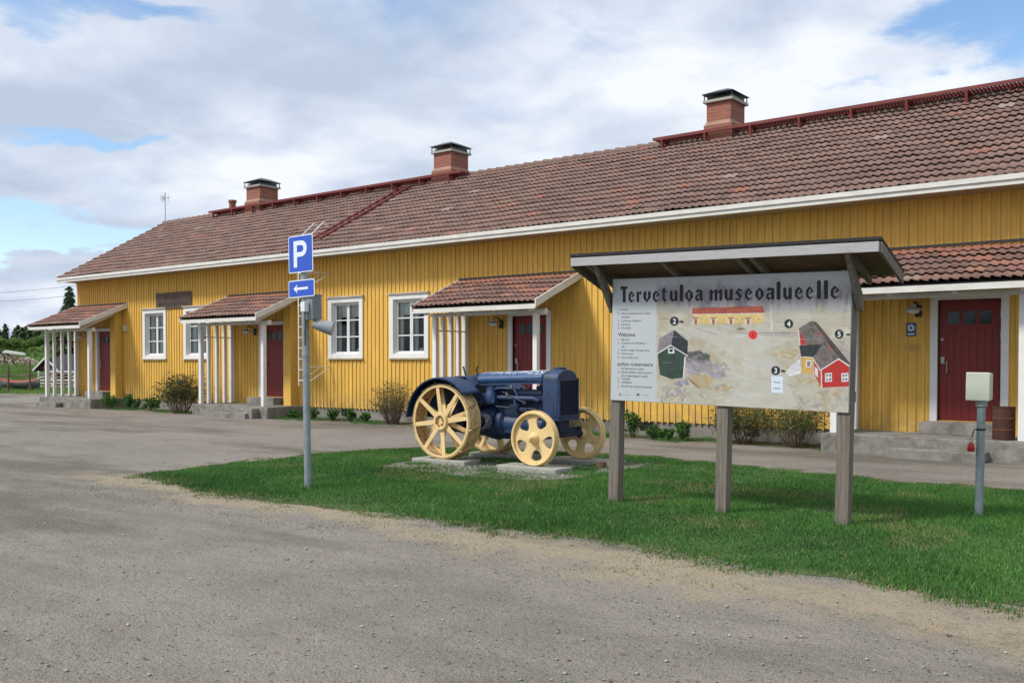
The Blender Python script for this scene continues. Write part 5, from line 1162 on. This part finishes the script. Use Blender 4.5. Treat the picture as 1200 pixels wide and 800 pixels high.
# slabs under the wheels
TM = Matrix.Translation(TO) @ Matrix.Rotation(TH, 4, 'Z')
for (lx, ly, w_, rot, lab) in ((.0, -.62, 1.02, 3, 'mossy concrete slab under the near rear wheel of tractor'), (1.67, -.64, 1.05, -1, 'long concrete slab under the near front wheel of tractor'), (.1, .62, 1.0, 2, 'concrete slab under the far rear wheel of tractor'), (1.75, .64, 1.1, 1, 'concrete slab under the far front wheel of tractor')):
    p = TM @ Vector((lx, ly, 0)); q = MB(); q.box(-w_ / 2, w_ / 2, -.20, .22, -.03, .078)
    o = q.build('concrete_slab', M['slab'], None, (p.x, p.y, 0), bevel=.018); o.rotation_euler = (0, 0, TH + R(rot)); tag(o, lab, 'slab', 'slabs carrying the tractor')
q = MB(); q.tube([(-.0, 0, -.02), (.0, 0, .10)], .07, 12); p = atY(693, 545, 12.0); o = q.build('wooden_peg', M['brownwood'], None, (-7.55, 11.75, 0)); tag(o, 'short brown wooden stump beside far front wheel of tractor', 'stump')

# ------------------------------------------------------------------ vegetation
def leaf_cloud(C, Rd, n, size, asp=1.6, up=.0):
    """n leaf quads scattered through ellipsoid clumps C (k,3) radii Rd (k,3)"""
    k = rng.integers(0, len(C), n); d = rng.normal(size=(n, 3)); d /= np.linalg.norm(d, axis=1)[:, None]; r_ = rng.random(n) ** .45
    P = C[k] + d * r_[:, None] * Rd[k]
    a = rng.normal(size=(n, 3)); a[:, 2] = a[:, 2] * .6 + up; a /= np.linalg.norm(a, axis=1)[:, None]; b = np.cross(a, rng.normal(size=(n, 3))); b /= np.linalg.norm(b, axis=1)[:, None]
    s_ = size * rng.uniform(.6, 1.3, n)[:, None]; a = a * s_ * asp; b = b * s_ * .5
    V = np.stack([P - a, P + b * 1.0, P + a, P - b], 1); tint = np.clip(rng.normal(.45, .22, n) + (rng.random(len(C)) - .5)[k] * .5, 0, 1)
    return V.reshape(-1, 3), np.arange(4 * n).reshape(-1, 4), tint
def shrub(name, label, group, loc, w, h, nleaf, lsize, lm, nstem, d=None, cat='shrub', top=1.0):
    t = thing(name, label, cat, loc, group=group); d = d or w * .8
    st = MB(); tips = []
    for i in range(nstem):
        a = random.uniform(0, 2 * PI); rr = random.uniform(.2, 1) ; e = Vector((math.cos(a) * w / 2 * rr, math.sin(a) * d / 2 * rr, h * random.uniform(.55, 1.0) * (1 - .3 * rr * rr)))
        b0 = Vector((math.cos(a) * w * .12 * random.random(), math.sin(a) * d * .12, -.02)); mid = b0.lerp(e, .5) + Vector((random.uniform(-1, 1) * w * .06, random.uniform(-1, 1) * w * .06, h * .08))
        st.tube([b0, mid, e], [.006, .0045, .002], 4, cap=False); tips += [mid, e, mid.lerp(e, .6)]
        for j in range(4):
            s0 = b0.lerp(e, random.uniform(.3, .9)); s1 = s0 + Vector((random.uniform(-1, 1) * w * .16, random.uniform(-1, 1) * w * .16, random.uniform(.02, .22) * h)); st.tube([s0, s1], [.003, .0012], 3, cap=False); tips.append(s1)
    st.build('stems', M['twig'], t, fix=False)
    C = np.array([tuple(p) for p in tips]); Rd = np.tile([[w * .09, w * .09, h * .09]], (len(C), 1)) * rng.uniform(.5, 1.3, (len(C), 1))
    V, Fs, T = leaf_cloud(C, Rd, nleaf, lsize); V[:, 2] = np.maximum(V[:, 2], .01)
    npmesh('foliage', V, Fs, lm, T, t)
    return t
def wallp(px_, py_, D=None):
    p = gnd(px_, py_); return (p.x, p.y, 0)
def atx(px_, Y):                      # ground point in the direction of column px_ on the line y = Y
    r_ = ray(px_, 500); k_ = Y / r_.y; return (r_.x * k_, Y, 0)
shrub('shrub', 'large olive twiggy shrub left of the second porch', 'shrubs along the wall', atx(212, 16.6), 1.9, 1.3, 5200, .024, M['olive'], 80)
shrub('shrub', 'bare brown twiggy shrub by the wall behind tractor rear wheel', 'shrubs along the wall', atx(460, 16.9), 1.4, 1.15, 1700, .018, M['olive'], 90)
shrub('shrub', 'wide budding shrub behind the middle board post', 'shrubs along the wall', atx(872, 16.9), 1.5, 1.0, 3600, .018, M['budding'], 60)
shrub('shrub', 'budding shrub close to the platform left of nearest door', 'shrubs along the wall', atx(933, 16.85), 1.5, .98, 3600, .018, M['budding'], 60)
shrub('shrub', 'thin budding shrub just right of the middle board post', 'shrubs along the wall', atx(850, 17.0), .7, .9, 700, .017, M['budding'], 26)
shrub('shrub', 'small dark shrub at the foot of the left porch platform', 'shrubs along the wall', atx(129, 16.6), .75, .55, 900, .026, M['herb'], 20)
herbs = [(150, 16.9, .55, .5, 'leafy green plant between left porch and first window'), (160, 17.0, .4, .38, 'low green plant under the first window, left one'), (179, 16.9, .7, .42, 'low green clump under the first window, right one'), (344, 16.9, .5, .25, 'low green plant left of the parking pole base view'), (366, 16.95, .42, .34, 'green plant beside the casing, under the wall ladder'),
         (390, 16.9, .42, .32, 'green plant under the third window, left one'), (411, 16.9, .38, .36, 'green plant under the third window by the vent'), (427, 16.9, .34, .28, 'tiny green plant left of the bare brown shrub'), (742, 16.9, .42, .62, 'upright green plant just right of the left board post'), (766, 16.8, .42, .32, 'low green plant left of the wall vent between board posts'), (782, 16.8, .36, .28, 'low green plant between two others behind the board'), (799, 16.8, .45, .42, 'round green plant nearest the middle board post'), (262, 16.3, .1, .1, None)]
for i, (px_, Y, w_, h_, lab) in enumerate(herbs):
    if lab: shrub('green_plant', lab, 'green plants along the wall', atx(px_, Y), w_, h_, int(900 * w_ / .4), .024, M['herb'], 16, cat='plant')
# trees
def spruce_mesh(h, w, seed, n=2600, leaf=.10):
    r = np.random.default_rng(seed); z = r.random(n) ** .75; z = 1 - z ** 1.0; lay_ = np.round(z * 16) / 16 + r.normal(0, .012, n)
    lay_ = np.clip(lay_, .03, .995); rad_ = (1 - lay_) * w / 2 * (1 + .25 * np.sin(lay_ * 50)) * r.uniform(.15, 1.0, n) ** .6; a = r.uniform(0, 2 * PI, n)
    P = np.column_stack([np.cos(a) * rad_, np.sin(a) * rad_, lay_ * h - rad_ * .35 + .3]); out = np.column_stack([np.cos(a), np.sin(a), np.full(n, -.4) + r.normal(0, .3, n)])
    sd = np.column_stack([-np.sin(a), np.cos(a), r.normal(0, .3, n)]); s_ = leaf * h / 6 * r.uniform(.6, 1.5, n)[:, None]
    V = np.stack([P - out * s_ * .8, P + sd * s_ * .6, P + out * s_ * 1.6, P - sd * s_ * .6], 1); return V.reshape(-1, 3), np.arange(4 * n).reshape(-1, 4), np.clip(r.normal(.4, .25, n), 0, 1)
def tree(kind, label, loc, h, w, seed=1, group=None, n=2400, leaf=.2):
    t = thing(kind, label, 'tree', loc, (0, 0, random.uniform(0, 6)), group)
    tr_ = MB()
    if kind == 'spruce':
        tr_.tube([(0, 0, -.2), (0, 0, h * .6), (0, 0, h * 1.02)], [.03 * h / 2, .012 * h, .004 * h], 7); V, Fs, T = spruce_mesh(h, w, seed, n, leaf); npmesh('crown', V, Fs, M['spruce'], T, t)
    else:
        tr_.tube([(0, 0, -.2), (.1, 0, h * .5), (0, .1, h * .85)], [.02 * h, .013 * h, .004 * h], 7); C = []; r = random.Random(seed)
        for i in range(12):
            a = r.uniform(0, 6.28); zz_ = r.uniform(.3, .92); rr = w / 2 * (.25 + .6 * r.random()) * math.sin(PI * min(zz_, .95)) ; C.append((math.cos(a) * rr, math.sin(a) * rr, h * zz_)); tr_.tube([(0, 0, h * zz_ * .7), C[-1]], [.008 * h, .003 * h], 5)
        C.append((0, 0, h * .9)); C = np.array(C); Rd = np.tile([[w * .2, w * .2, h * .12]], (len(C), 1)) * rng.uniform(.7, 1.3, (len(C), 1)); V, Fs, T = leaf_cloud(C, Rd, n, leaf); npmesh('crown', V, Fs, M['birch'], T, t)
    tr_.build('trunk', M['bark'], t)
    return t
tree('spruce', 'single spruce rising behind the left porch roof', bear(82, 60), 5.9, 3.4, 5, n=6500, leaf=.14)
GT = 'trees along the far forest edge'
protoS = tree('spruce', 'distant dark conifer in the far forest edge', bear(44, 225), 10.0, 3.0, 8, GT, n=1500, leaf=.26)
protoB = tree('birch_tree', 'distant light green leafy tree in the far forest edge', bear(20, 205), 6.5, 5.5, 9, GT, n=1700, leaf=.30)
i = 0
r = random.Random(12)
xs_list = [-120 + 4.0 * k_ for k_ in range(60)]
for k_, px_ in enumerate(xs_list):
    for kind in ('S', 'B'):
        if kind == 'B' and k_ % 2: continue
        pr = protoS if kind == 'S' else protoB; dep_ = r.uniform(222, 262) if kind == 'S' else r.uniform(188, 214)
        c = copy_tree(pr, None, bear(px_ + r.uniform(-3, 3), dep_)); sc = r.uniform(.72, 1.12) if kind == 'S' else r.uniform(.85, 1.15); c.scale = (sc * r.uniform(.9, 1.2), sc, sc * r.uniform(.85, 1.05)); c.rotation_euler = (0, 0, r.uniform(0, 6))
# scrub that reads as one mass under the trees
n = 9000; dep_ = rng.uniform(95, 190, 260); px_ = rng.uniform(-140, 140, 260); u = (px_ - 600) / F * dep_
C = np.column_stack([CA * u - SA * dep_, SA * u + CA * dep_, rng.uniform(.3, 1.6, 260)]); Rd = np.column_stack([rng.uniform(1.5, 3.5, 260)] * 2 + [rng.uniform(.8, 1.6, 260)])
V, Fs, T = leaf_cloud(C, Rd, 26000, .28); tag(npmesh('ground_cover', V, Fs, M['birch'], T), 'light green scrub covering the slope below the far forest', 'scrub', kind='stuff')
# verge beyond the yard
s = MB(); s.poly([(p.x, p.y, .006) for p in (bear(-1400, 46), bear(-250, 47), bear(20, 47.5), bear(75, 49), bear(150, 50), bear(210, 400), bear(-1400, 500))]); tag(s.build('terrain', M['verge'], fix=False), kind='structure')
n = 60000; dep_ = rng.uniform(46.5, 91, n) ; px_ = rng.uniform(-120, 130, n); u = (px_ - 600) / F * dep_; P = np.column_stack([CA * u - SA * dep_, SA * u + CA * dep_])
hh = rng.uniform(.05, .22, n) * (.3 + 1.6 * vnoise(P, .35, 21)) * (1 + 4.0 * np.clip((dep_ - 56) / 25, 0, 1)); a = rng.uniform(0, 6.3, n); w_ = .045
B = np.zeros((n, 3, 3), np.float32); B[:, 0] = np.column_stack([P[:, 0] - np.cos(a) * w_, P[:, 1] - np.sin(a) * w_, np.zeros(n)]); B[:, 1] = np.column_stack([P[:, 0] + np.cos(a) * w_, P[:, 1] + np.sin(a) * w_, np.zeros(n)]); B[:, 2] = np.column_stack([P[:, 0] + rng.normal(0, .05, n), P[:, 1] + rng.normal(0, .05, n), hh])
tag(npmesh('rough_grass', B.reshape(-1, 3), np.arange(3 * n).reshape(-1, 3), M['birch'], rng.uniform(.2, 1, n)), 'rough tall grass beyond the yard on the left', 'grass', kind='stuff')

# ------------------------------------------------------------------ left background things
def face(px_, depth): p = bear(px_, depth); return (p.x, p.y, 0)
# rail fence
t = thing('rail_fence', 'dark wooden rail fence along the far left edge of yard', 'fence', face(20, 50))
ang_ = YAW + R(6); t.rotation_euler = (0, 0, ang_)
for i, x in enumerate((-3.2, -1.2, -.45, .62, 1.4, 3.4)):
    q = MB(); q.tube([(x, 0, -.1), (x + .02, 0, 1.35 + .25 * (i % 2))], .05, 7); q.build('post', M['brownwood'], t)
for z0, z1 in ((.35, .5), (.62, .95), (.9, .8), (.15, .55)):
    q = MB(); q.tube([(-3.3, .06, z0), (1.5, .06, z1), (3.6, .05, z1 - .1)], .03, 6); q.build('rail', M['greywood'], t)
# playhouse / covered well with white railings
t = thing('red_hut', 'small red hut with white railings and dark roof behind left porch', 'hut', face(66, 55), (0, 0, YAW - R(10)))
q = MB(); q.box(-.55, 1.6, .2, 1.6, .0, 1.25); q.prism([(-1.15, .1, 1.12), (-.1, .1, 1.12), (-.625, .1, 1.62)], (0, .08, 0)); q.build('wall', M['hutred'], t)
q = MB()
q.prism([(-1.35, -.1, 1.02), (-.62, -.1, 1.72), (-.62, -.1, 1.80), (-1.42, -.1, 1.06)], (0, 1.7, 0)); q.prism([(.11, -.1, 1.02), (-.62, -.1, 1.72), (-.62, -.1, 1.80), (.18, -.1, 1.06)], (0, 1.7, 0))
q.prism([(-.4, -.16, 1.02), (2.0, -.16, 1.02), (2.0, .9, 1.95), (-.4, .9, 1.95)], (0, .04, .06)); q.build('roof', M['hutroof'], t)
q = MB()
q.bar((-1.42, -.13, 1.06), (-.62, -.13, 1.80), .04, .09); q.bar((.18, -.13, 1.06), (-.62, -.13, 1.80), .04, .09); q.bar((-.4, -.19, 1.0), (2.0, -.19, 1.0), .04, .08); q.build('trim', M['white'], t)
for x in (-1.05, -.2, .5, 1.2, 1.9):
    q = MB(); q.box(x - .04, x + .04, -.14, -.06, 0, 1.04); q.build('post', M['white'], t)
for z in (.12, .30, .48, .66, .84):
    q = MB(); q.box(-1.1, 1.95, -.11, -.08, z, z + .07); q.build('railing', M['white'], t)
# old boat on the grass
t = thing('boat', 'grey wooden rowing boat with red inside lying on left grass', 'boat', face(22, 52), (0, 0, YAW + R(14)))
q = MB(); n = 12; L_ = 2.1; rows = []
for i in range(n + 1):
    x = -L_ / 2 + L_ * i / n; k_ = math.sin(PI * min(.97, .18 + .80 * i / n)) ; wv = .42 * k_ + .02; sh = .45 + .16 * (2 * i / n - 1) ** 2
    rows.append([(x, -wv, sh), (x, -wv * .8, .18), (x, 0, .08), (x, wv * .8, .18), (x, wv, sh)])
for i in range(n):
    for j in range(4): q.poly([rows[i][j], rows[i + 1][j], rows[i + 1][j + 1], rows[i][j + 1]])
o = q.build('hull', M['boatgrey'], t, smooth=True); so_ = o.modifiers.new('thick', 'SOLIDIFY'); so_.thickness = .03
q = MB(); 
for i in range(n): q.poly([tuple(Vector(rows[i][0]) * .93 + Vector((0, 0, .03))), tuple(Vector(rows[i + 1][0]) * .93 + Vector((0, 0, .03))), tuple(Vector(rows[i + 1][4]) * .93 + Vector((0, 0, .03 + .1))), tuple(Vector(rows[i][4]) * .93 + Vector((0, 0, .03 + .1)))])
q.build('red_cover', M['boatred'], t)
# stacked logs
t = thing('log_pile', 'long heap of weathered logs below the far left forest', 'log pile', face(-8, 92), (0, 0, YAW))
q = MB(); r = random.Random(3)
for i in range(300):
    x = r.uniform(-5.5, 4.2); z = 1.2 + r.uniform(0, 1.45) * (1 - abs(x + 1) / 7) ; aa = r.uniform(-.6, .6); L2 = r.uniform(.3, .9); rr = r.uniform(.07, .14)
    q.tube([(x, -.3, z), (x + L2 * math.sin(aa) * 1.2, .5, z + r.uniform(-.2, .2))], rr, 6, mi=0 if r.random() < .6 else 1)
q.prism([(-6, .2, 0), (5, .2, 0), (4.2, .5, 1.5), (-1, .5, 2.0), (-5.6, .5, 1.6)], (0, 1, 0)); q.build('logs', [M['log'], mat('log_end', (.55, .44, .36), .9, .4, 3)], t)
q = MB(); q.prism([(1.0, -.36, 2.45), (3.1, -.36, 2.2), (3.0, -.36, 2.42), (1.3, -.36, 2.68)], (0, .5, 0)); q.build('tarpaulin', M['white'], t)
# car at the very edge
t = thing('parked_car', 'blue car cut off by the left edge of picture', 'car', face(-34, 47.5), (0, 0, YAW + R(4)))
q = MB(); prof = [(-2.0, .25), (-2.05, .6), (-1.9, .85), (-1.2, .92), (-.7, 1.35), (.7, 1.38), (1.3, .92), (1.55, .84), (1.62, .55), (1.58, .25)]
q.prism([(x * .72, -.75, z * .8) for x, z in prof], (0, 1.5, 0)); o = q.build('body', M['carblue'], t, bevel=.06, smooth=True)
q = MB(); 
for y in (-.757, .752): q.prism([(x * .72, y, z * .8) for x, z in [(-1.1, .95), (-.65, 1.28), (.65, 1.3), (1.1, .95)]], (0, .005, 0))
q.build('side_window', M['dark'], o)
for x in (-.95, .85):
    for y in (-.76, .6):
        q = MB(); q.lathe([(0, y), (.24, y), (.26, y + .02), (.26, y + .14), (.24, y + .16), (0, y + .16)], (x, 0, .26), axis='y', n=20); q.build('wheel', M['blackiron'], t, smooth=True)
q = MB(); q.box(1.13, 1.17, -.7, -.5, .46, .56); q.build('tail_light', M['redplastic'], t)
# overhead wires
for zz_, lab in ((4.75, 'upper thin overhead wire crossing the sky left of house'), (4.35, 'lower thin overhead wire crossing the sky left of house')):
    q = MB(); pts = []
    a_ = Vector((-34.0, 20.5, zz_ + .1)); b_ = Vector((-34 - 42, 20.5 - 2, zz_ + 1.6))
    for i in range(17): f = i / 16; p = a_.lerp(b_, f); p.z -= 1.4 * 4 * f * (1 - f) * .5; pts.append(p)
    q.tube(pts, .007, 5); tag(q.build('overhead_wire', M['blackiron'], None), lab, 'wire')

# ------------------------------------------------------------------ camera
cam = bpy.data.cameras.new('camera'); co = bpy.data.objects.new('camera', cam); COL.objects.link(co); S.camera = co
cam.sensor_width = 36; cam.lens = F / 1200 * 36; cam.shift_y = (PPY - 400) / 1200; cam.clip_end = 3000; cam.clip_start = .05
co.location = (0, 0, EYE); co.rotation_euler = (R(90) - PITCH, 0, YAW)
# ------------------------------------------------------------------ light
SUND = Vector((-.45, -.80, 1.0)).normalized()      # towards the sun
sun = bpy.data.lights.new('sun', 'SUN'); so = bpy.data.objects.new('sun', sun); COL.objects.link(so)
sun.energy = 2.7; sun.angle = R(10); sun.color = (1, .96, .9); so.rotation_euler = SUND.to_track_quat('Z', 'Y').to_euler(); so.location = (0, 0, 30)
W = bpy.data.worlds.new('World'); S.world = W; W.use_nodes = True; nt = W.node_tree; nt.nodes.clear(); L = nt.links.new
ow = nd(nt, 'ShaderNodeOutputWorld'); sk = nd(nt, 'ShaderNodeTexSky', sky_type='NISHITA'); sk.sun_disc = False; sk.sun_elevation = math.asin(SUND.z); sk.sun_rotation = math.atan2(SUND.x, SUND.y); sk.altitude = 100; sk.air_density = 1.0; sk.dust_density = .6
b1 = nd(nt, 'ShaderNodeBackground'); b1.inputs[1].default_value = .15; hs = nd(nt, 'ShaderNodeHueSaturation'); hs.inputs['Saturation'].default_value = 1.12; L(sk.outputs[0], hs.inputs['Color']); L(hs.outputs[0], b1.inputs[0])
tc = nd(nt, 'ShaderNodeTexCoord'); sep = nd(nt, 'ShaderNodeSeparateXYZ'); L(tc.outputs['Generated'], sep.inputs[0])
def ma(op, a_, b_=None, c_=None):
    n = nd(nt, 'ShaderNodeMath', operation=op)
    for i, v in enumerate((a_, b_, c_)):
        if v is None: continue
        if isinstance(v, (int, float)): n.inputs[i].default_value = v
        else: L(v, n.inputs[i])
    return n.outputs[0]
def mr(v, a_, b_, c_=0, d_=1, sm=False):
    n = nd(nt, 'ShaderNodeMapRange'); setin(n, From_Min=a_, From_Max=b_, To_Min=c_, To_Max=d_)
    if sm: n.interpolation_type = 'SMOOTHSTEP'
    L(v, n.inputs['Value']); return n.outputs[0]
az = ma('ARCTAN2', ma('MULTIPLY', sep.outputs[0], -1), sep.outputs[1]); el = ma('ARCSINE', sep.outputs[2])
zc = ma('ADD', ma('MAXIMUM', sep.outputs[2], 0), .22)
cv = nd(nt, 'ShaderNodeCombineXYZ'); L(ma('DIVIDE', sep.outputs[0], zc), cv.inputs[0]); L(ma('DIVIDE', sep.outputs[1], zc), cv.inputs[1])
def noise(s_, d_=8, r_=.55, off=0, w=.3):
    mp = nd(nt, 'ShaderNodeMapping'); mp.inputs['Location'].default_value = (off, off * .7, 0); L(cv.outputs[0], mp.inputs[0])
    n = nd(nt, 'ShaderNodeTexNoise'); setin(n, Scale=s_, Detail=d_, Roughness=r_, Distortion=w); L(mp.outputs[0], n.inputs['Vector']); return n.outputs['Fac']
big = noise(1.1, 9, .52, 3.1)
cov = ma('MULTIPLY_ADD', ma('SUBTRACT', big, .5), 2.2, .78)
wn1 = noise(1.6, 6, .6, 21.3); wn2 = noise(2.1, 6, .6, 33.7)
azw = ma('MULTIPLY_ADD', ma('SUBTRACT', wn1, .5), .38, az); elw = ma('MULTIPLY_ADD', ma('SUBTRACT', wn2, .5), .13, el)
# gaps of blue at fixed compass bearings: (azimuth, elevation, half widths)
def azel(px_, py_): r_ = ray(px_, py_).normalized(); return math.atan2(-r_.x, r_.y), math.asin(r_.z)
for (px_, py_, wx_, wy_, st) in ((20, 8, 70, 26, 1.0), (160, 0, 90, 12, .8), (10, 42, 30, 12, .4), (90, 148, 80, 11, .85), (150, 162, 50, 8, .4), (40, 283, 50, 14, .8), (100, 272, 60, 14, .75), (1120, 20, 85, 34, 1.0), (1180, 55, 60, 26, .8), (1050, 75, 60, 16, .35), (970, 95, 60, 12, .55), (690, 190, 22, 12, .4), (1500, 60, 160, 60, .9), (-200, 120, 120, 60, .8), (385, 180, 18, 12, .35)):
    A, E = azel(px_, py_); dx = ma('DIVIDE', ma('SUBTRACT', azw, A), wx_ / F); dy = ma('DIVIDE', ma('SUBTRACT', elw, E), wy_ / F)
    rr = ma('SQRT', ma('ADD', ma('MULTIPLY', dx, dx), ma('MULTIPLY', dy, dy))); cov = ma('SUBTRACT', cov, mr(rr, 1.7, .2, 0, st * .9, True))
fine = noise(3.2, 10, .62, 7.7, .8); cov = ma('MULTIPLY_ADD', ma('SUBTRACT', fine, .5), .95, cov)
cf = mr(cov, .02, .66, .0, 1, True)
shade = ma('ADD', ma('MULTIPLY', noise(1.5, 7, .5, 12.3), .7), ma('MULTIPLY', noise(4.5, 7, .55, 1.9), .3))
cr = nd(nt, 'ShaderNodeValToRGB'); L(ma('ADD', mr(shade, .39, .60, 0, 1), mr(el, .0, .42, -.12, .10)), cr.inputs[0]); e = cr.color_ramp.elements; e[0].position = 0; e[0].color = (.41, .48, .60, 1); e[1].position = 1; e[1].color = (.74, .77, .82, 1)
q = e.new(.45); q.color = (.53, .59, .70, 1)
b2 = nd(nt, 'ShaderNodeBackground'); b2.inputs[1].default_value = 1.0; L(cr.outputs[0], b2.inputs[0])
mxs = nd(nt, 'ShaderNodeMixShader'); L(cf, mxs.inputs[0]); L(b1.outputs[0], mxs.inputs[1]); L(b2.outputs[0], mxs.inputs[2]); L(mxs.outputs[0], ow.inputs[0])
S.view_settings.view_transform = 'Standard'; S.view_settings.look = 'None'; S.view_settings.gamma = 1; S.view_settings.exposure = .35; S.view_settings.use_curve_mapping = False
S.render.engine = 'CYCLES'
